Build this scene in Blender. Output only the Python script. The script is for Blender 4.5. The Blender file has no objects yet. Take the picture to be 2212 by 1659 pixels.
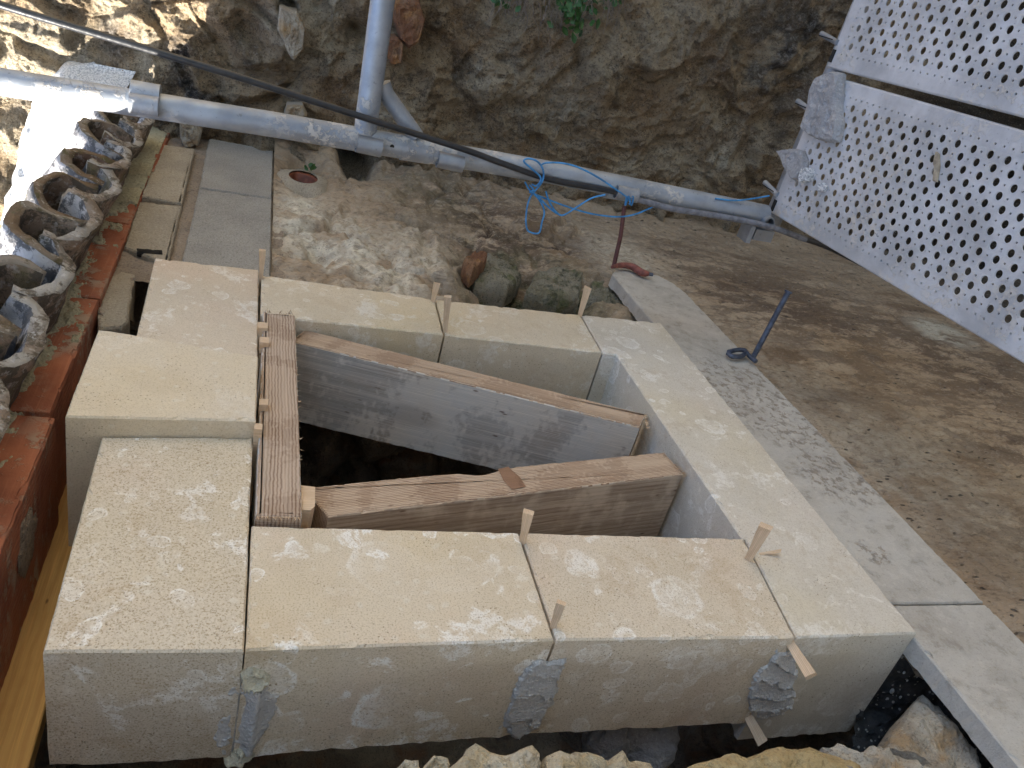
import bpy, bmesh, math, random
import numpy as np
from mathutils import Matrix, Vector

random.seed(7)
# ------------------------------------------------------------------ frame of reference
# All building is done in "wall coordinates": x runs DOWN the house wall, y runs along it away
# from the viewer, z stands out of it; 1 unit = 0.75 m.  FB turns them into Blender coordinates
# (Blender Z is the real vertical).
S = 0.75
FB = Matrix(((0, 1, 0, 0), (0, 0, -1, 0), (-1, 0, 0, 4.2), (0, 0, 0, 1)))
RC = [[0.9412286598, -0.2374575728, 0.2402134698],
      [0.0846539539, -0.5226378349, -0.8483414988],
      [0.3269897850, 0.8188183499, -0.4718200826]]      # rows: camera right, down, forward
FPX = 1733.98                                            # focal length in px of a 2212 px wide photo
RCn = np.array(RC); CAM = np.array([0., 0., 1.])

def at(px, py, ax, v):
    """point of the wall-coordinate plane ax = v seen at this place of the photo"""
    d = RCn.T @ np.array([(px - 1106) / FPX, (py - 829.5) / FPX, 1.0])
    i = 'xyz'.index(ax)
    return CAM + d * ((v - CAM[i]) / d[i])

# ------------------------------------------------------------------ camera, world, sun, exposure
sc = bpy.context.scene
cd = bpy.data.cameras.new('camera'); cam = bpy.data.objects.new('camera', cd)
sc.collection.objects.link(cam); sc.camera = cam
cd.sensor_width = 36; cd.lens = 36 * FPX / 2212; cd.clip_start = 0.02; cd.clip_end = 4000
m3 = Matrix((RC[0], [-v for v in RC[1]], [-v for v in RC[2]])).transposed()
cam.matrix_world = FB @ Matrix.Translation((0, 0, S)) @ m3.to_4x4()

SUN = Vector((-1.0, -1.15, -1.36)).normalized()          # towards the sun, wall coordinates
SB = (FB.to_3x3() @ SUN).normalized()
w = bpy.data.worlds.new('World'); sc.world = w; w.use_nodes = True
nt = w.node_tree; bg = nt.nodes['Background']
sky = nt.nodes.new('ShaderNodeTexSky'); sky.sky_type = 'NISHITA'; sky.sun_disc = False
sky.sun_elevation = math.asin(SB.z); sky.sun_rotation = math.atan2(SB.x, SB.y)
nt.links.new(sky.outputs[0], bg.inputs[0]); bg.inputs[1].default_value = 0.125
sl = bpy.data.lights.new('sun', 'SUN'); so = bpy.data.objects.new('sun', sl); sc.collection.objects.link(so)
sl.energy = 5.0; sl.angle = math.radians(0.53); sl.color = (1.0, 0.93, 0.82)
so.rotation_euler = SB.to_track_quat('Z', 'Y').to_euler(); so.location = (0, 0, 12)
sc.view_settings.view_transform = 'Standard'; sc.view_settings.look = 'None'
sc.view_settings.gamma = 1; sc.view_settings.exposure = 2.3
sc.render.resolution_x = 1024; sc.render.resolution_y = 768
sc.cycles.max_bounces = 8; sc.cycles.diffuse_bounces = 5

# ------------------------------------------------------------------ numpy noise
def _h(ix, iy, iz, seed):
    n = (ix * 374761393 + iy * 668265263 + iz * 2147483647 + seed * 1274126177) & 0xffffffff
    n = ((n ^ (n >> 13)) * 1274126177) & 0xffffffff
    n = ((n ^ (n >> 16)) * 2246822519) & 0xffffffff
    return ((n ^ (n >> 15)) & 0xffffff) / float(0xffffff)

def vn(P, seed=0):
    P = np.asarray(P, float); F = np.floor(P); I = F.astype(np.int64); f = P - F
    f = f * f * f * (f * (f * 6 - 15) + 10); r = 0
    for dx in (0, 1):
        wx = f[..., 0] if dx else 1 - f[..., 0]
        for dy in (0, 1):
            wy = f[..., 1] if dy else 1 - f[..., 1]
            for dz in (0, 1):
                wz = f[..., 2] if dz else 1 - f[..., 2]
                r = r + wx * wy * wz * _h(I[..., 0] + dx, I[..., 1] + dy, I[..., 2] + dz, seed)
    return r * 2 - 1

def fbm(P, sc_, oc=5, seed=0, gain=.5):
    P = np.asarray(P, float) * sc_; a = 1; r = 0; n = 0
    for o in range(oc):
        r = r + a * vn(P + 17.3 * o, seed + o); n += a; a *= gain; P = P * 2.03
    return r / n

def ridged(P, sc_, oc=4, seed=0):
    P = np.asarray(P, float) * sc_; a = 1; r = 0; n = 0
    for o in range(oc):
        r = r + a * (1 - 2 * np.abs(vn(P + 9.1 * o, seed + o))); n += a; a *= .5; P = P * 2.1
    return r / n

def worley(P, sc_, seed=0):
    P = np.asarray(P, float) * sc_; F = np.floor(P).astype(np.int64)
    f1 = np.full(P.shape[:-1], 9.); f2 = np.full(P.shape[:-1], 9.); idn = np.zeros(P.shape[:-1])
    for dx in (-1, 0, 1):
        for dy in (-1, 0, 1):
            for dz in (-1, 0, 1):
                c = F + np.array([dx, dy, dz])
                q = c + np.stack([_h(c[..., 0], c[..., 1], c[..., 2], seed + k) for k in (1, 2, 3)], -1)
                d = np.sqrt(((q - P) ** 2).sum(-1)); i = _h(c[..., 0], c[..., 1], c[..., 2], seed + 4)
                new = d < f1
                f2 = np.where(new, f1, np.minimum(f2, d)); idn = np.where(new, i, idn); f1 = np.where(new, d, f1)
    return f1, f2, idn

def sst(a, b, x):
    t = np.clip((x - a) / (b - a), 0, 1); return t * t * (3 - 2 * t)

# ------------------------------------------------------------------ object plumbing
C = sc.collection
WM = {}
def wall_matrix(T):
    T = Matrix(T); T2 = T.copy(); T2.translation = T.translation * S
    return FB @ T2

def setp(o, label=None, cat=None, group=None, kind=None):
    if label: o['label'] = label
    if cat: o['category'] = cat
    if group: o['group'] = group
    if kind: o['kind'] = kind
    return o

def empty(name, loc, label, cat, group=None, kind=None):
    o = bpy.data.objects.new(name, None); C.objects.link(o); o.empty_display_size = .05
    M = wall_matrix(Matrix.Translation(loc)); o.matrix_world = M; WM[o] = M
    return setp(o, label, cat, group, kind)

def link(name, me, mat, parent=None, T=None):
    o = bpy.data.objects.new(name, me); C.objects.link(o)
    M = wall_matrix(T) if T is not None else FB.copy()
    WM[o] = M
    if parent is not None:
        o.parent = parent; o.matrix_local = WM[parent].inverted() @ M
    else:
        o.matrix_world = M
    for m in (mat if isinstance(mat, (list, tuple)) else [mat]): me.materials.append(m)
    return o

def mesh(name, V, F, mat, parent=None, T=None, smooth=False, mi=None, center=True):
    """V in wall units (local to T).  Without T the origin is moved to the middle of the mesh."""
    V = np.asarray(V, float)
    if T is None and center:
        c = (V.min(0) + V.max(0)) / 2; V = V - c; T = Matrix.Translation(c)
    me = bpy.data.meshes.new(name)
    me.from_pydata((V * S).tolist(), [], [list(map(int, f)) for f in F])
    if mi is not None: me.polygons.foreach_set('material_index', mi)
    me.update()
    bm = bmesh.new(); bm.from_mesh(me); bmesh.ops.recalc_face_normals(bm, faces=bm.faces); bm.to_mesh(me); bm.free()
    if smooth: me.polygons.foreach_set('use_smooth', [True] * len(me.polygons))
    return link(name, me, mat, parent, T)

def grid_mesh(name, P, mat, parent=None, attrs=None, keep=None, smooth=True, flip=False):
    """P: (n,m,3) points"""
    n, m = P.shape[:2]; V = P.reshape(-1, 3); c = (V.min(0) + V.max(0)) / 2
    idx = np.arange(n * m).reshape(n, m)
    q = np.stack([idx[:-1, :-1], idx[1:, :-1], idx[1:, 1:], idx[:-1, 1:]], -1).reshape(-1, 4)
    if keep is not None: q = q[keep[:-1, :-1].reshape(-1)]
    if flip: q = q[:, ::-1]
    me = bpy.data.meshes.new(name)
    me.vertices.add(len(V)); me.vertices.foreach_set('co', ((V - c) * S).astype(np.float32).ravel())
    me.loops.add(q.size); me.loops.foreach_set('vertex_index', q.astype(np.int32).ravel())
    me.polygons.add(len(q)); me.polygons.foreach_set('loop_start', np.arange(0, q.size, 4, dtype=np.int32))
    me.update(calc_edges=True)
    if smooth: me.polygons.foreach_set('use_smooth', np.ones(len(q), bool))
    for k, A in (attrs or {}).items():
        a = me.attributes.new(k, 'FLOAT', 'POINT'); a.data.foreach_set('value', A.reshape(-1).astype(np.float32))
    me.validate()
    return link(name, me, mat, parent, Matrix.Translation(c))

def resample(poly, step, closed=True):
    out = []; n = len(poly)
    for i in range(n if closed else n - 1):
        a = np.array(poly[i], float); b = np.array(poly[(i + 1) % n], float)
        k = max(1, int(np.linalg.norm((b - a)[:2]) / step))
        for j in range(k): out.append(a + (b - a) * j / k)
    if not closed: out.append(np.array(poly[-1], float))
    return np.array(out)

def prism(name, poly, z0, z1, mat, parent=None, T=None, step=.012, jit=.0012, cham=.004, seed=0, botjit=None, zstep=.04, off=(0, 0, 0), chip=.004):
    """sawn block: polygon footprint (x,y ccw), slightly worn edges, chips; z may be per-corner"""
    R = resample(poly, step); n = len(R)
    area = sum(R[i][0] * R[(i + 1) % n][1] - R[(i + 1) % n][0] * R[i][1] for i in range(n))
    if area < 0: R = R[::-1]
    tang = np.roll(R, -1, 0)[:, :2] - np.roll(R, 1, 0)[:, :2]
    nl = np.stack([tang[:, 1], -tang[:, 0]], -1); nl /= np.linalg.norm(nl, axis=1, keepdims=True) + 1e-9
    ctr = R[:, :2].mean(0)
    V = []; F = []
    k = max(2, int((z1 - z0) / zstep)); zs = list(np.linspace(z0, z1 - cham, k))
    def ring(z, inset, j, zj):
        q = np.zeros((n, 3)); P3 = np.c_[R[:, :2], np.full(n, z)] + seed * 3.7
        d = fbm(P3, 28, 3, seed) * j + (fbm(P3, 110, 2, seed + 9)) * j * .6
        q[:, :2] = R[:, :2] + nl * (d - inset)[:, None]
        q[:, 2] = z + fbm(P3, 60, 2, seed + 5) * zj
        return q
    bj = jit if botjit is None else botjit
    rings = [ring(zs[0], 0, bj, bj)]
    for z in zs[1:]: rings.append(ring(z, 0, jit * .8, jit * .2))
    P3 = np.c_[R[:, :2], np.full(n, z1)] + seed
    ch = np.clip(fbm(P3, 45, 3, seed + 21) - .22, 0, 1) * chip * 4
    t = ring(z1, cham * .75, jit, 0); t[:, 2] = z1 - ch * .4; t[:, :2] -= nl * ch[:, None]
    rings.append(t)
    t2 = np.c_[R[:, :2], np.full(n, z1)]; t2[:, :2] -= nl * (cham * .75 + .007); t2[:, 2] = z1; rings.append(t2)
    V = np.concatenate(rings)
    for r in range(len(rings) - 1):
        a = r * n; b = a + n
        for i in range(n): j = (i + 1) % n; F.append((a + i, a + j, b + j, b + i))
    F.append(tuple(range(n - 1, -1, -1))); a = (len(rings) - 1) * n
    F.append(tuple(range(a, a + n)))
    V = V + np.array(off)
    return mesh(name, V, F, mat, parent, T)

def chunk(name, ring3, nrm, h, mat, parent=None, seed=0, n=56, rough=.15, topr=.9, under=0.0, smooth=False, step=None, flat=.25, prof=None):
    """irregular lump: outline ring on a surface, raised by h along nrm, flat-ish rough top"""
    R = resample(ring3, step or .01); n = len(R)
    nrm = np.array(nrm, float); nrm /= np.linalg.norm(nrm); c = R.mean(0)
    sz = np.linalg.norm(R - c, axis=1).mean()
    prof = prof or [(1.0, -under), (1.02, .35), (.985, .75), (topr, 1.0), (topr * .72, 1.05), (topr * .42, 1.0), (topr * .16, 1.05)]
    pp = [prof[0]]
    for a_, b_ in zip(prof[:-1], prof[1:]):
        k_ = max(1, int(abs(b_[0] - a_[0]) / .07 + abs(b_[1] - a_[1]) * h / .03))
        pp += [(a_[0] + (b_[0] - a_[0]) * t_ / k_, a_[1] + (b_[1] - a_[1]) * t_ / k_) for t_ in range(1, k_ + 1)]
    prof = pp; V = []; F = []
    for s_, hh in prof:
        q = c + (R - c) * s_
        jn = fbm(q, 2.2 / sz, 4, seed)[:, None]; jn2 = fbm(q + 5, 6 / sz, 3, seed + 3)[:, None]
        jf = fbm(q + 9, 40, 4, seed + 8, .6)[:, None]
        q = q + (R - c) / (sz + 1e-6) * jf * min(.010, h * .2) * s_ + nrm * jf * min(.012, h * .25) * (hh > .1)
        q = q + (R - c) * jn * rough * .45 * s_ + nrm * (hh * h + jn2 * h * flat * (hh > .1) + jn * h * flat * (hh > .1))
        V.append(q)
    V = np.concatenate(V); L = len(prof)
    for r in range(L - 1):
        a = r * n; b = a + n
        for i in range(n): j = (i + 1) % n; F.append((a + i, a + j, b + j, b + i))
    V = np.concatenate([V, [V[(L - 1) * n:].mean(0)], [V[:n].mean(0)]])
    for i in range(n):
        j = (i + 1) % n; F.append(((L - 1) * n + i, (L - 1) * n + j, L * n)); F.append((j, i, L * n + 1))
    return mesh(name, V, F, mat, parent, smooth=smooth)

def catmull(pts, k=6):
    P = [np.array(p, float) for p in pts]; P = [2 * P[0] - P[1]] + P + [2 * P[-1] - P[-2]]; out = []
    for i in range(1, len(P) - 2):
        for t in np.linspace(0, 1, k, endpoint=False):
            a, b, c, d = P[i - 1:i + 3]
            out.append(.5 * (2 * b + (c - a) * t + (2 * a - 5 * b + 4 * c - d) * t * t + (3 * b - a - 3 * c + d) * t ** 3))
    out.append(P[-2]); return np.array(out)

def tube(name, pts, r, mat, parent=None, seg=16, caps=True, inner=None, radii=None, smooth=True):
    pts = np.array(pts, float); n = len(pts); V = []; F = []
    t = np.gradient(pts, axis=0); t /= np.linalg.norm(t, axis=1, keepdims=True)
    up = np.array([0, 0, 1.]) if abs(t[0][2]) < .9 else np.array([0, 1., 0])
    a = np.cross(t[0], up); a /= np.linalg.norm(a)
    def rings(rr, rev=False):
        nonlocal a
        o = []; aa = a.copy()
        for i in range(n):
            aa = aa - t[i] * (aa @ t[i]); aa /= np.linalg.norm(aa); b = np.cross(t[i], aa)
            ri = rr * (radii[i] if radii is not None else 1)
            for s in range(seg):
                th = 2 * math.pi * s / seg; o.append(pts[i] + ri * (math.cos(th) * aa + math.sin(th) * b))
        return o
    V = rings(r)
    for i in range(n - 1):
        for s in range(seg):
            s2 = (s + 1) % seg; F.append((i * seg + s, i * seg + s2, (i + 1) * seg + s2, (i + 1) * seg + s))
    if inner:
        B = len(V); V += rings(inner)
        for i in range(n - 1):
            for s in range(seg):
                s2 = (s + 1) % seg; F.append((B + i * seg + s2, B + i * seg + s, B + (i + 1) * seg + s, B + (i + 1) * seg + s2))
        for e in (0, (n - 1) * seg):
            for s in range(seg):
                s2 = (s + 1) % seg; F.append((e + s, e + s2, B + e + s2, B + e + s))
    elif caps:
        F.append(tuple(range(seg))[::-1]); F.append(tuple((n - 1) * seg + s for s in range(seg)))
    o = mesh(name, V, F, mat, parent)
    if smooth:
        for p in o.data.polygons: p.use_smooth = True
        o.data.set_sharp_from_angle(angle=math.radians(50))
    return o

def boxv(c, d, ax=None):
    """box centre c, half sizes d, axes ax (3 rows)"""
    ax = np.eye(3) if ax is None else np.array(ax)
    V = [np.array(c) + sx * d[0] * ax[0] + sy * d[1] * ax[1] + sz * d[2] * ax[2] for sx in (-1, 1) for sy in (-1, 1) for sz in (-1, 1)]
    F = [(0, 1, 3, 2), (4, 6, 7, 5), (0, 4, 5, 1), (2, 3, 7, 6), (0, 2, 6, 4), (1, 5, 7, 3)]
    return V, F

# ------------------------------------------------------------------ materials
class MB:
    def __init__(s, name, rough=.85, metal=0.):
        s.m = bpy.data.materials.new(name); s.m.use_nodes = True; s.t = s.m.node_tree
        s.b = s.t.nodes['Principled BSDF']; s.b.inputs['Roughness'].default_value = rough
        s.b.inputs['Metallic'].default_value = metal
        s.pos = s.t.nodes.new('ShaderNodeNewGeometry').outputs['Position']
        s.obj = s.t.nodes.new('ShaderNodeTexCoord').outputs['Object']
    def N(s, ty, **kw):
        n = s.t.nodes.new(ty)
        for k, v in kw.items(): setattr(n, k, v)
        return n
    def put(s, inp, v):
        if isinstance(v, bpy.types.NodeSocket): s.t.links.new(v, inp)
        elif v is not None:
            if isinstance(v, (tuple, list)) and len(v) == 3 and inp.type == 'RGBA': v = (*v, 1)
            inp.default_value = v
    def map(s, vec, scale=(1, 1, 1), loc=(0, 0, 0), rot=(0, 0, 0)):
        n = s.N('ShaderNodeMapping'); s.put(n.inputs[0], vec); n.inputs['Scale'].default_value = scale
        n.inputs['Location'].default_value = loc; n.inputs['Rotation'].default_value = rot; return n.outputs[0]
    def noise(s, vec, scale, detail=4, rough=.55, dist=0.):
        n = s.N('ShaderNodeTexNoise'); s.put(n.inputs['Vector'], vec); n.inputs['Scale'].default_value = scale
        n.inputs['Detail'].default_value = detail; n.inputs['Roughness'].default_value = rough
        n.inputs['Distortion'].default_value = dist; return n.outputs['Fac']
    def vor(s, vec, scale, feature='F1', out='Distance', rnd=1.):
        n = s.N('ShaderNodeTexVoronoi', feature=feature); s.put(n.inputs['Vector'], vec)
        n.inputs['Scale'].default_value = scale; n.inputs['Randomness'].default_value = rnd; return n.outputs[out]
    def wave(s, vec, scale, dist=2., detail=2., dscale=1., direction='Y'):
        n = s.N('ShaderNodeTexWave', wave_type='BANDS', bands_direction=direction); s.put(n.inputs['Vector'], vec)
        n.inputs['Scale'].default_value = scale; n.inputs['Distortion'].default_value = dist
        n.inputs['Detail'].default_value = detail; n.inputs['Detail Scale'].default_value = dscale; return n.outputs['Fac']
    def rng(s, v, a, b, c=0., d=1.):
        n = s.N('ShaderNodeMapRange', interpolation_type='SMOOTHSTEP'); s.put(n.inputs[0], v)
        for i, x in zip((1, 2, 3, 4), (a, b, c, d)): n.inputs[i].default_value = x
        return n.outputs[0]
    def mth(s, op, a, b=0.):
        n = s.N('ShaderNodeMath', operation=op); s.put(n.inputs[0], a); s.put(n.inputs[1], b); return n.outputs[0]
    def mix(s, f, a, b, mode='MIX'):
        n = s.N('ShaderNodeMix', data_type='RGBA', blend_type=mode); s.put(n.inputs[0], f)
        s.put(n.inputs[6], a); s.put(n.inputs[7], b); return n.outputs[2]
    def attr(s, name):
        n = s.N('ShaderNodeAttribute'); n.attribute_name = name; return n.outputs['Fac']
    def warp(s, vec, scale, amt):
        n = s.N('ShaderNodeTexNoise'); s.put(n.inputs['Vector'], vec); n.inputs['Scale'].default_value = scale
        v = s.N('ShaderNodeVectorMath', operation='MULTIPLY_ADD'); s.put(v.inputs[0], n.outputs['Color'])
        v.inputs[1].default_value = (amt, amt, amt); s.put(v.inputs[2], vec); return v.outputs[0]
    def bump(s, h, strength, dist, prev=None):
        n = s.N('ShaderNodeBump'); s.put(n.inputs['Height'], h); n.inputs['Strength'].default_value = strength
        n.inputs['Distance'].default_value = dist
        if prev is not None: s.put(n.inputs['Normal'], prev)
        return n.outputs[0]
    def done(s, col, nrm=None, rough=None):
        s.put(s.b.inputs['Base Color'], col)
        if nrm is not None: s.put(s.b.inputs['Normal'], nrm)
        if rough is not None: s.put(s.b.inputs['Roughness'], rough)
        return s.m

def limestone(name, seed, base=(.68, .58, .43), foss=.5, pink=.3, yellow=.3, grain=1.):
    m = MB(name, .9); p = m.map(m.pos, loc=(seed * 3.1, seed * 1.7, -seed))
    big = m.noise(p, 3.2, 3, .5); col = m.mix(m.rng(big, .45, .75, 0, yellow), base, (base[0] * 1.02, base[1] * .93, base[2] * .66))
    col = m.mix(m.rng(m.noise(p, 4.7, 3, .5), .5, .8, 0, pink), col, (base[0] * .98, base[1] * .84, base[2] * .84))
    wv = m.warp(p, 22, .03)
    # pale fossil patches and broken shell rings
    nz = m.noise(wv, 75, 4, .7)
    zone = m.rng(m.noise(p, 3.6, 2), .40, .52, .12, 1.)
    wf = m.warp(m.warp(p, 7, .05), 30, .022); tot = None
    for sc_f, lo, hi in ((7.5, .14, .40), (14., .14, .44), (24., .14, .40)):
        vn_ = m.N('ShaderNodeTexVoronoi', feature='F1'); m.put(vn_.inputs['Vector'], m.map(wf, (1, 1, 1), loc=(sc_f, 0, 0))); vn_.inputs['Scale'].default_value = sc_f
        sx = m.N('ShaderNodeSeparateColor'); m.put(sx.inputs[0], vn_.outputs['Color']); sel = m.rng(sx.outputs[0], .40, .46)
        rad = m.mth('ADD', m.mth('MULTIPLY', sx.outputs[1], hi - lo), lo); q_ = m.mth('DIVIDE', vn_.outputs['Distance'], rad)
        body = m.rng(q_, 1.05, .90, 0, .38); rim_ = m.mth('MULTIPLY', m.rng(q_, 1.02, .94), m.rng(q_, .70, .88, .1, .8)); core_ = m.mth('MULTIPLY', m.rng(q_, .45, .25, 0, .6), sx.outputs[2])
        v_ = m.mth('MULTIPLY', m.mth('MAXIMUM', m.mth('MAXIMUM', body, rim_), core_), sel); tot = v_ if tot is None else m.mth('MAXIMUM', tot, v_)
    pf = m.mth('MULTIPLY', m.mth('MULTIPLY', tot, zone), m.rng(nz, .38, .52, .15, 1.15))
    fld = m.noise(m.warp(p, 16, .05), 9, 5, .68, .4); pf = m.mth('MAXIMUM', pf, m.mth('MULTIPLY', m.mth('MULTIPLY', m.rng(fld, .55, .60), m.rng(nz, .38, .54)), .75))
    col = m.mix(m.mth('MULTIPLY', pf, foss), col, (.90, .87, .80))
    col = m.mix(m.rng(m.noise(m.warp(p, 5, .1), 6, 4, .6), .46, .64, 0, .30), col, (base[0] * .80, base[1] * .76, base[2] * .68))
    p2 = m.mth('MULTIPLY', m.rng(m.noise(m.warp(p, 30, .02), 26, 3, .6), .60, .68, 0, .5 * foss), m.rng(m.noise(p, 6.5, 2), .46, .6))
    col = m.mix(p2, col, (.80, .75, .64))
    sm_ = m.rng(m.vor(m.warp(p, 60, .012), 34), .22, .10, 0, .45); col = m.mix(sm_, col, (.74, .69, .58))
    # sandy grain: pits and light grains
    rs_ = m.mth('MULTIPLY', m.rng(m.noise(m.warp(p, 9, .10), 16, 6, .72), .54, .62, 0, .55 * foss), m.rng(m.noise(p, 3.1, 2), .42, .56)); col = m.mix(rs_, col, (base[0] * .80, base[1] * .72, base[2] * .62))
    g = m.noise(p, 420, 3, .7); col = m.mix(m.rng(g, .50, .34, 0, .62 * grain), col, (.33, .24, .13))
    col = m.mix(m.rng(g, .58, .72, 0, .45 * grain), col, (.84, .78, .66))
    pit = m.mth('MULTIPLY', m.rng(m.vor(p, 150), .22, .10), m.rng(m.noise(p, 12, 2), .48, .62))
    col = m.mix(m.mth('MULTIPLY', pit, .75), col, (.26, .18, .10))
    h = m.mth('SUBTRACT', m.mth('ADD', m.mth('MULTIPLY', g, .5), m.mth('MULTIPLY', nz, .4)), m.mth('MULTIPLY', pit, .9))
    n1 = m.bump(h, .55, .0022); n1 = m.bump(m.noise(p, 40, 3), .35, .004, n1)
    return m.done(col, n1)

def timber(name, light, dark, lines=60., seed=0, gray=None, along=1.2, contrast=.8, knots=0.):
    m = MB(name, .8); o = m.map(m.obj, loc=(seed, seed * .7, seed * .3))
    st = m.map(o, (along, 1, 1)); wv = m.warp(st, 2.6, .022)
    ln = m.wave(wv, lines, 2.6, 3, .9, 'Y'); ln2 = m.wave(wv, lines * 1.3, 2.2, 3, 1.1, 'Z')
    fib = m.noise(m.map(o, (3, 160, 160)), 3, 4, .6)
    l = m.mth('MULTIPLY', m.mth('ADD', m.mth('MULTIPLY', m.rng(ln, .25, .95), m.rng(m.noise(m.map(o, (1, 30, 30)), 2, 2), .3, .6, .35, 1.)), m.rng(ln2, .6, .95, 0, .35)), contrast)
    col = m.mix(l, light, dark)
    if gray: col = m.mix(m.rng(m.noise(o, 6, 4, .6), .35, .62, 0, .9), col, m.mix(l, gray, tuple(c * .55 for c in gray)))
    col = m.mix(m.rng(fib, .45, .75, 0, .4), col, tuple(min(1, c * 1.5) for c in light))
    sp = m.mth('MULTIPLY', m.rng(m.vor(m.map(o, (20, 60, 60)), 1), .16, .05), m.rng(m.noise(o, 9, 2), .5, .6))
    col = m.mix(m.mth('MULTIPLY', sp, .8), col, (.10, .045, .02))
    if knots:
        k = m.rng(m.vor(m.map(o, (2.2, 5, 5), loc=(.3, .2, 0)), 1), .17, .08); col = m.mix(m.mth('MULTIPLY', k, knots), col, (.09, .045, .025))
    n1 = m.bump(l, -.35, .0012); n1 = m.bump(fib, .5, .0012, n1)
    return m.done(col, n1)

def concrete(name, base=(.42, .38, .31), dark=(.2, .18, .15), seed=0, scale=1.):
    m = MB(name, .95); p = m.map(m.pos, loc=(seed, 0, seed))
    g = m.noise(p, 260 * scale, 3, .7); v = m.vor(p, 170 * scale)
    col = m.mix(m.rng(m.noise(p, 9, 4), .35, .7), base, tuple(c * .82 for c in base))
    col = m.mix(m.rng(g, .47, .33, 0, .75), col, dark); col = m.mix(m.rng(g, .56, .7, 0, .5), col, tuple(min(1, c * 1.55) for c in base))
    n1 = m.bump(m.mth('ADD', g, m.mth('MULTIPLY', v, .5)), .9, .004); return m.done(col, n1)

def rocky(name, cols, seed=0, sc1=6., bumpd=.006, grain=200., dirt=.5):
    """cols: base, pale, dark, warm"""
    m = MB(name, .93); p = m.map(m.pos, loc=(seed * 1.3, seed * 2.1, seed * .7)); wv = m.warp(p, 5, .12)
    col = m.mix(m.rng(m.noise(wv, sc1, 5, .6), .40, .62), cols[0], cols[1])
    col = m.mix(m.rng(m.noise(wv, sc1 * 1.7, 5, .62), .52, .66, 0, .85), col, cols[3])
    col = m.mix(m.rng(m.noise(wv, sc1 * 2.6, 6, .7), .54, .66, 0, dirt), col, cols[2])
    g = m.noise(p, grain, 4, .7); col = m.mix(m.rng(g, .48, .34, 0, .6), col, cols[2])
    col = m.mix(m.rng(g, .58, .72, 0, .45), col, tuple(min(1, c * 1.5) for c in cols[1]))
    n1 = m.bump(m.noise(p, 30, 6, .7), .8, bumpd * 2.5); n1 = m.bump(g, .8, bumpd, n1); return m.done(col, n1)

M_ = {}
M_['stoneA'] = limestone('limestone_front', 1, foss=1.15, pink=.45, yellow=.45)
M_['stoneB'] = limestone('limestone_front_second', 2.3, base=(.67, .575, .44), foss=.8, pink=.5, yellow=.2)
M_['stoneC'] = limestone('limestone_lintel', 3.9, base=(.65, .56, .425), foss=1., grain=1.3)
M_['stoneD'] = limestone('limestone_keystone', 5.2, foss=.25, pink=.45, yellow=.3, grain=.6)
M_['stoneG'] = limestone('limestone_pinkish', 12.7, base=(.65, .55, .42), foss=.7, pink=.4, yellow=.1, grain=.7)
M_['stoneE'] = limestone('limestone_back', 6.6, foss=.6, pink=.15, yellow=.6, grain=.6)
M_['stoneF'] = limestone('limestone_sill', 8.1, base=(.65, .595, .50), foss=.75, pink=.3, yellow=.35, grain=.6)
M_['wedge'] = timber('fresh_split_wood', (.66, .50, .34), (.48, .30, .16), 140, 3, contrast=.5)
M_['sawn'] = timber('sawn_timber_edge', (.54, .41, .29), (.20, .11, .06), 85, 1, contrast=.9)
M_['sawn2'] = timber('sawn_timber_post', (.50, .385, .285), (.21, .125, .075), 60, 4, contrast=.85)
M_['gray'] = timber('weathered_timber_face', (.66, .58, .48), (.32, .25, .19), 75, 2, gray=(.62, .58, .52), contrast=.7, knots=.25)
M_['brown'] = timber('weathered_brown_face', (.60, .49, .37), (.26, .18, .12), 26, 6, contrast=.7, knots=.7)
M_['pine'] = timber('new_pine_board', (.62, .38, .13), (.50, .27, .08), 24, 5, contrast=.5)
M_['block'] = concrete('concrete_block_grey', (.37, .35, .31), (.16, .145, .12), 0)
M_['block2'] = concrete('concrete_block_sandy', (.42, .36, .27), (.2, .165, .12), 4, .8)
M_['mort'] = concrete('old_mortar', (.30, .24, .18), (.12, .09, .065), 2, .7)
M_['lime'] = concrete('pale_lime_mortar', (.40, .37, .25), (.19, .17, .11), 3, .5)
M_['white'] = concrete('white_render', (.74, .74, .72), (.5, .5, .48), 5, .9)
M_['paste'] = concrete('fine_joint_paste', (.64, .62, .58), (.55, .53, .5), 7, 1.2)
M_['cream'] = concrete('cream_joint_paste', (.66, .60, .44), (.5, .44, .3), 7, 1.2)
M_['slab'] = concrete('smooth_cement_slab', (.45, .40, .33), (.30, .26, .21), 9, .6)
_m = MB('dark_pebbly_mortar', .9); _p = _m.pos
_c = _m.mix(_m.rng(_m.noise(_p, 40, 4), .4, .6), (.05, .047, .044), (.09, .083, .075))
_v = _m.N('ShaderNodeTexVoronoi', feature='F1'); _m.put(_v.inputs['Vector'], _m.warp(_p, 80, .004)); _v.inputs['Scale'].default_value = 130
_c = _m.mix(_m.mth('MULTIPLY', _m.rng(_v.outputs['Distance'], .32, .24), _m.rng(_v.outputs['Color'], .55, .6)), _c, (.50, .47, .42))
M_['darkmort'] = _m.done(_c, _m.bump(_m.noise(_p, 120, 4, .7), 1., .008))
M_['debris'] = concrete('grey_mortar_debris', (.40, .39, .385), (.26, .25, .24), 12, .7)
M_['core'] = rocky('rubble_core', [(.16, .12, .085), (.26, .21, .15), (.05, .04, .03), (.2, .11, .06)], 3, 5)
M_['rubA'] = rocky('cream_rubble', [(.50, .42, .28), (.60, .52, .38), (.26, .20, .12), (.52, .40, .22)], 1, 9, dirt=.35)
M_['rubB'] = rocky('yellow_rubble', [(.46, .34, .16), (.52, .41, .22), (.22, .15, .07), (.42, .27, .10)], 5, 8, dirt=.35)
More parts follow.
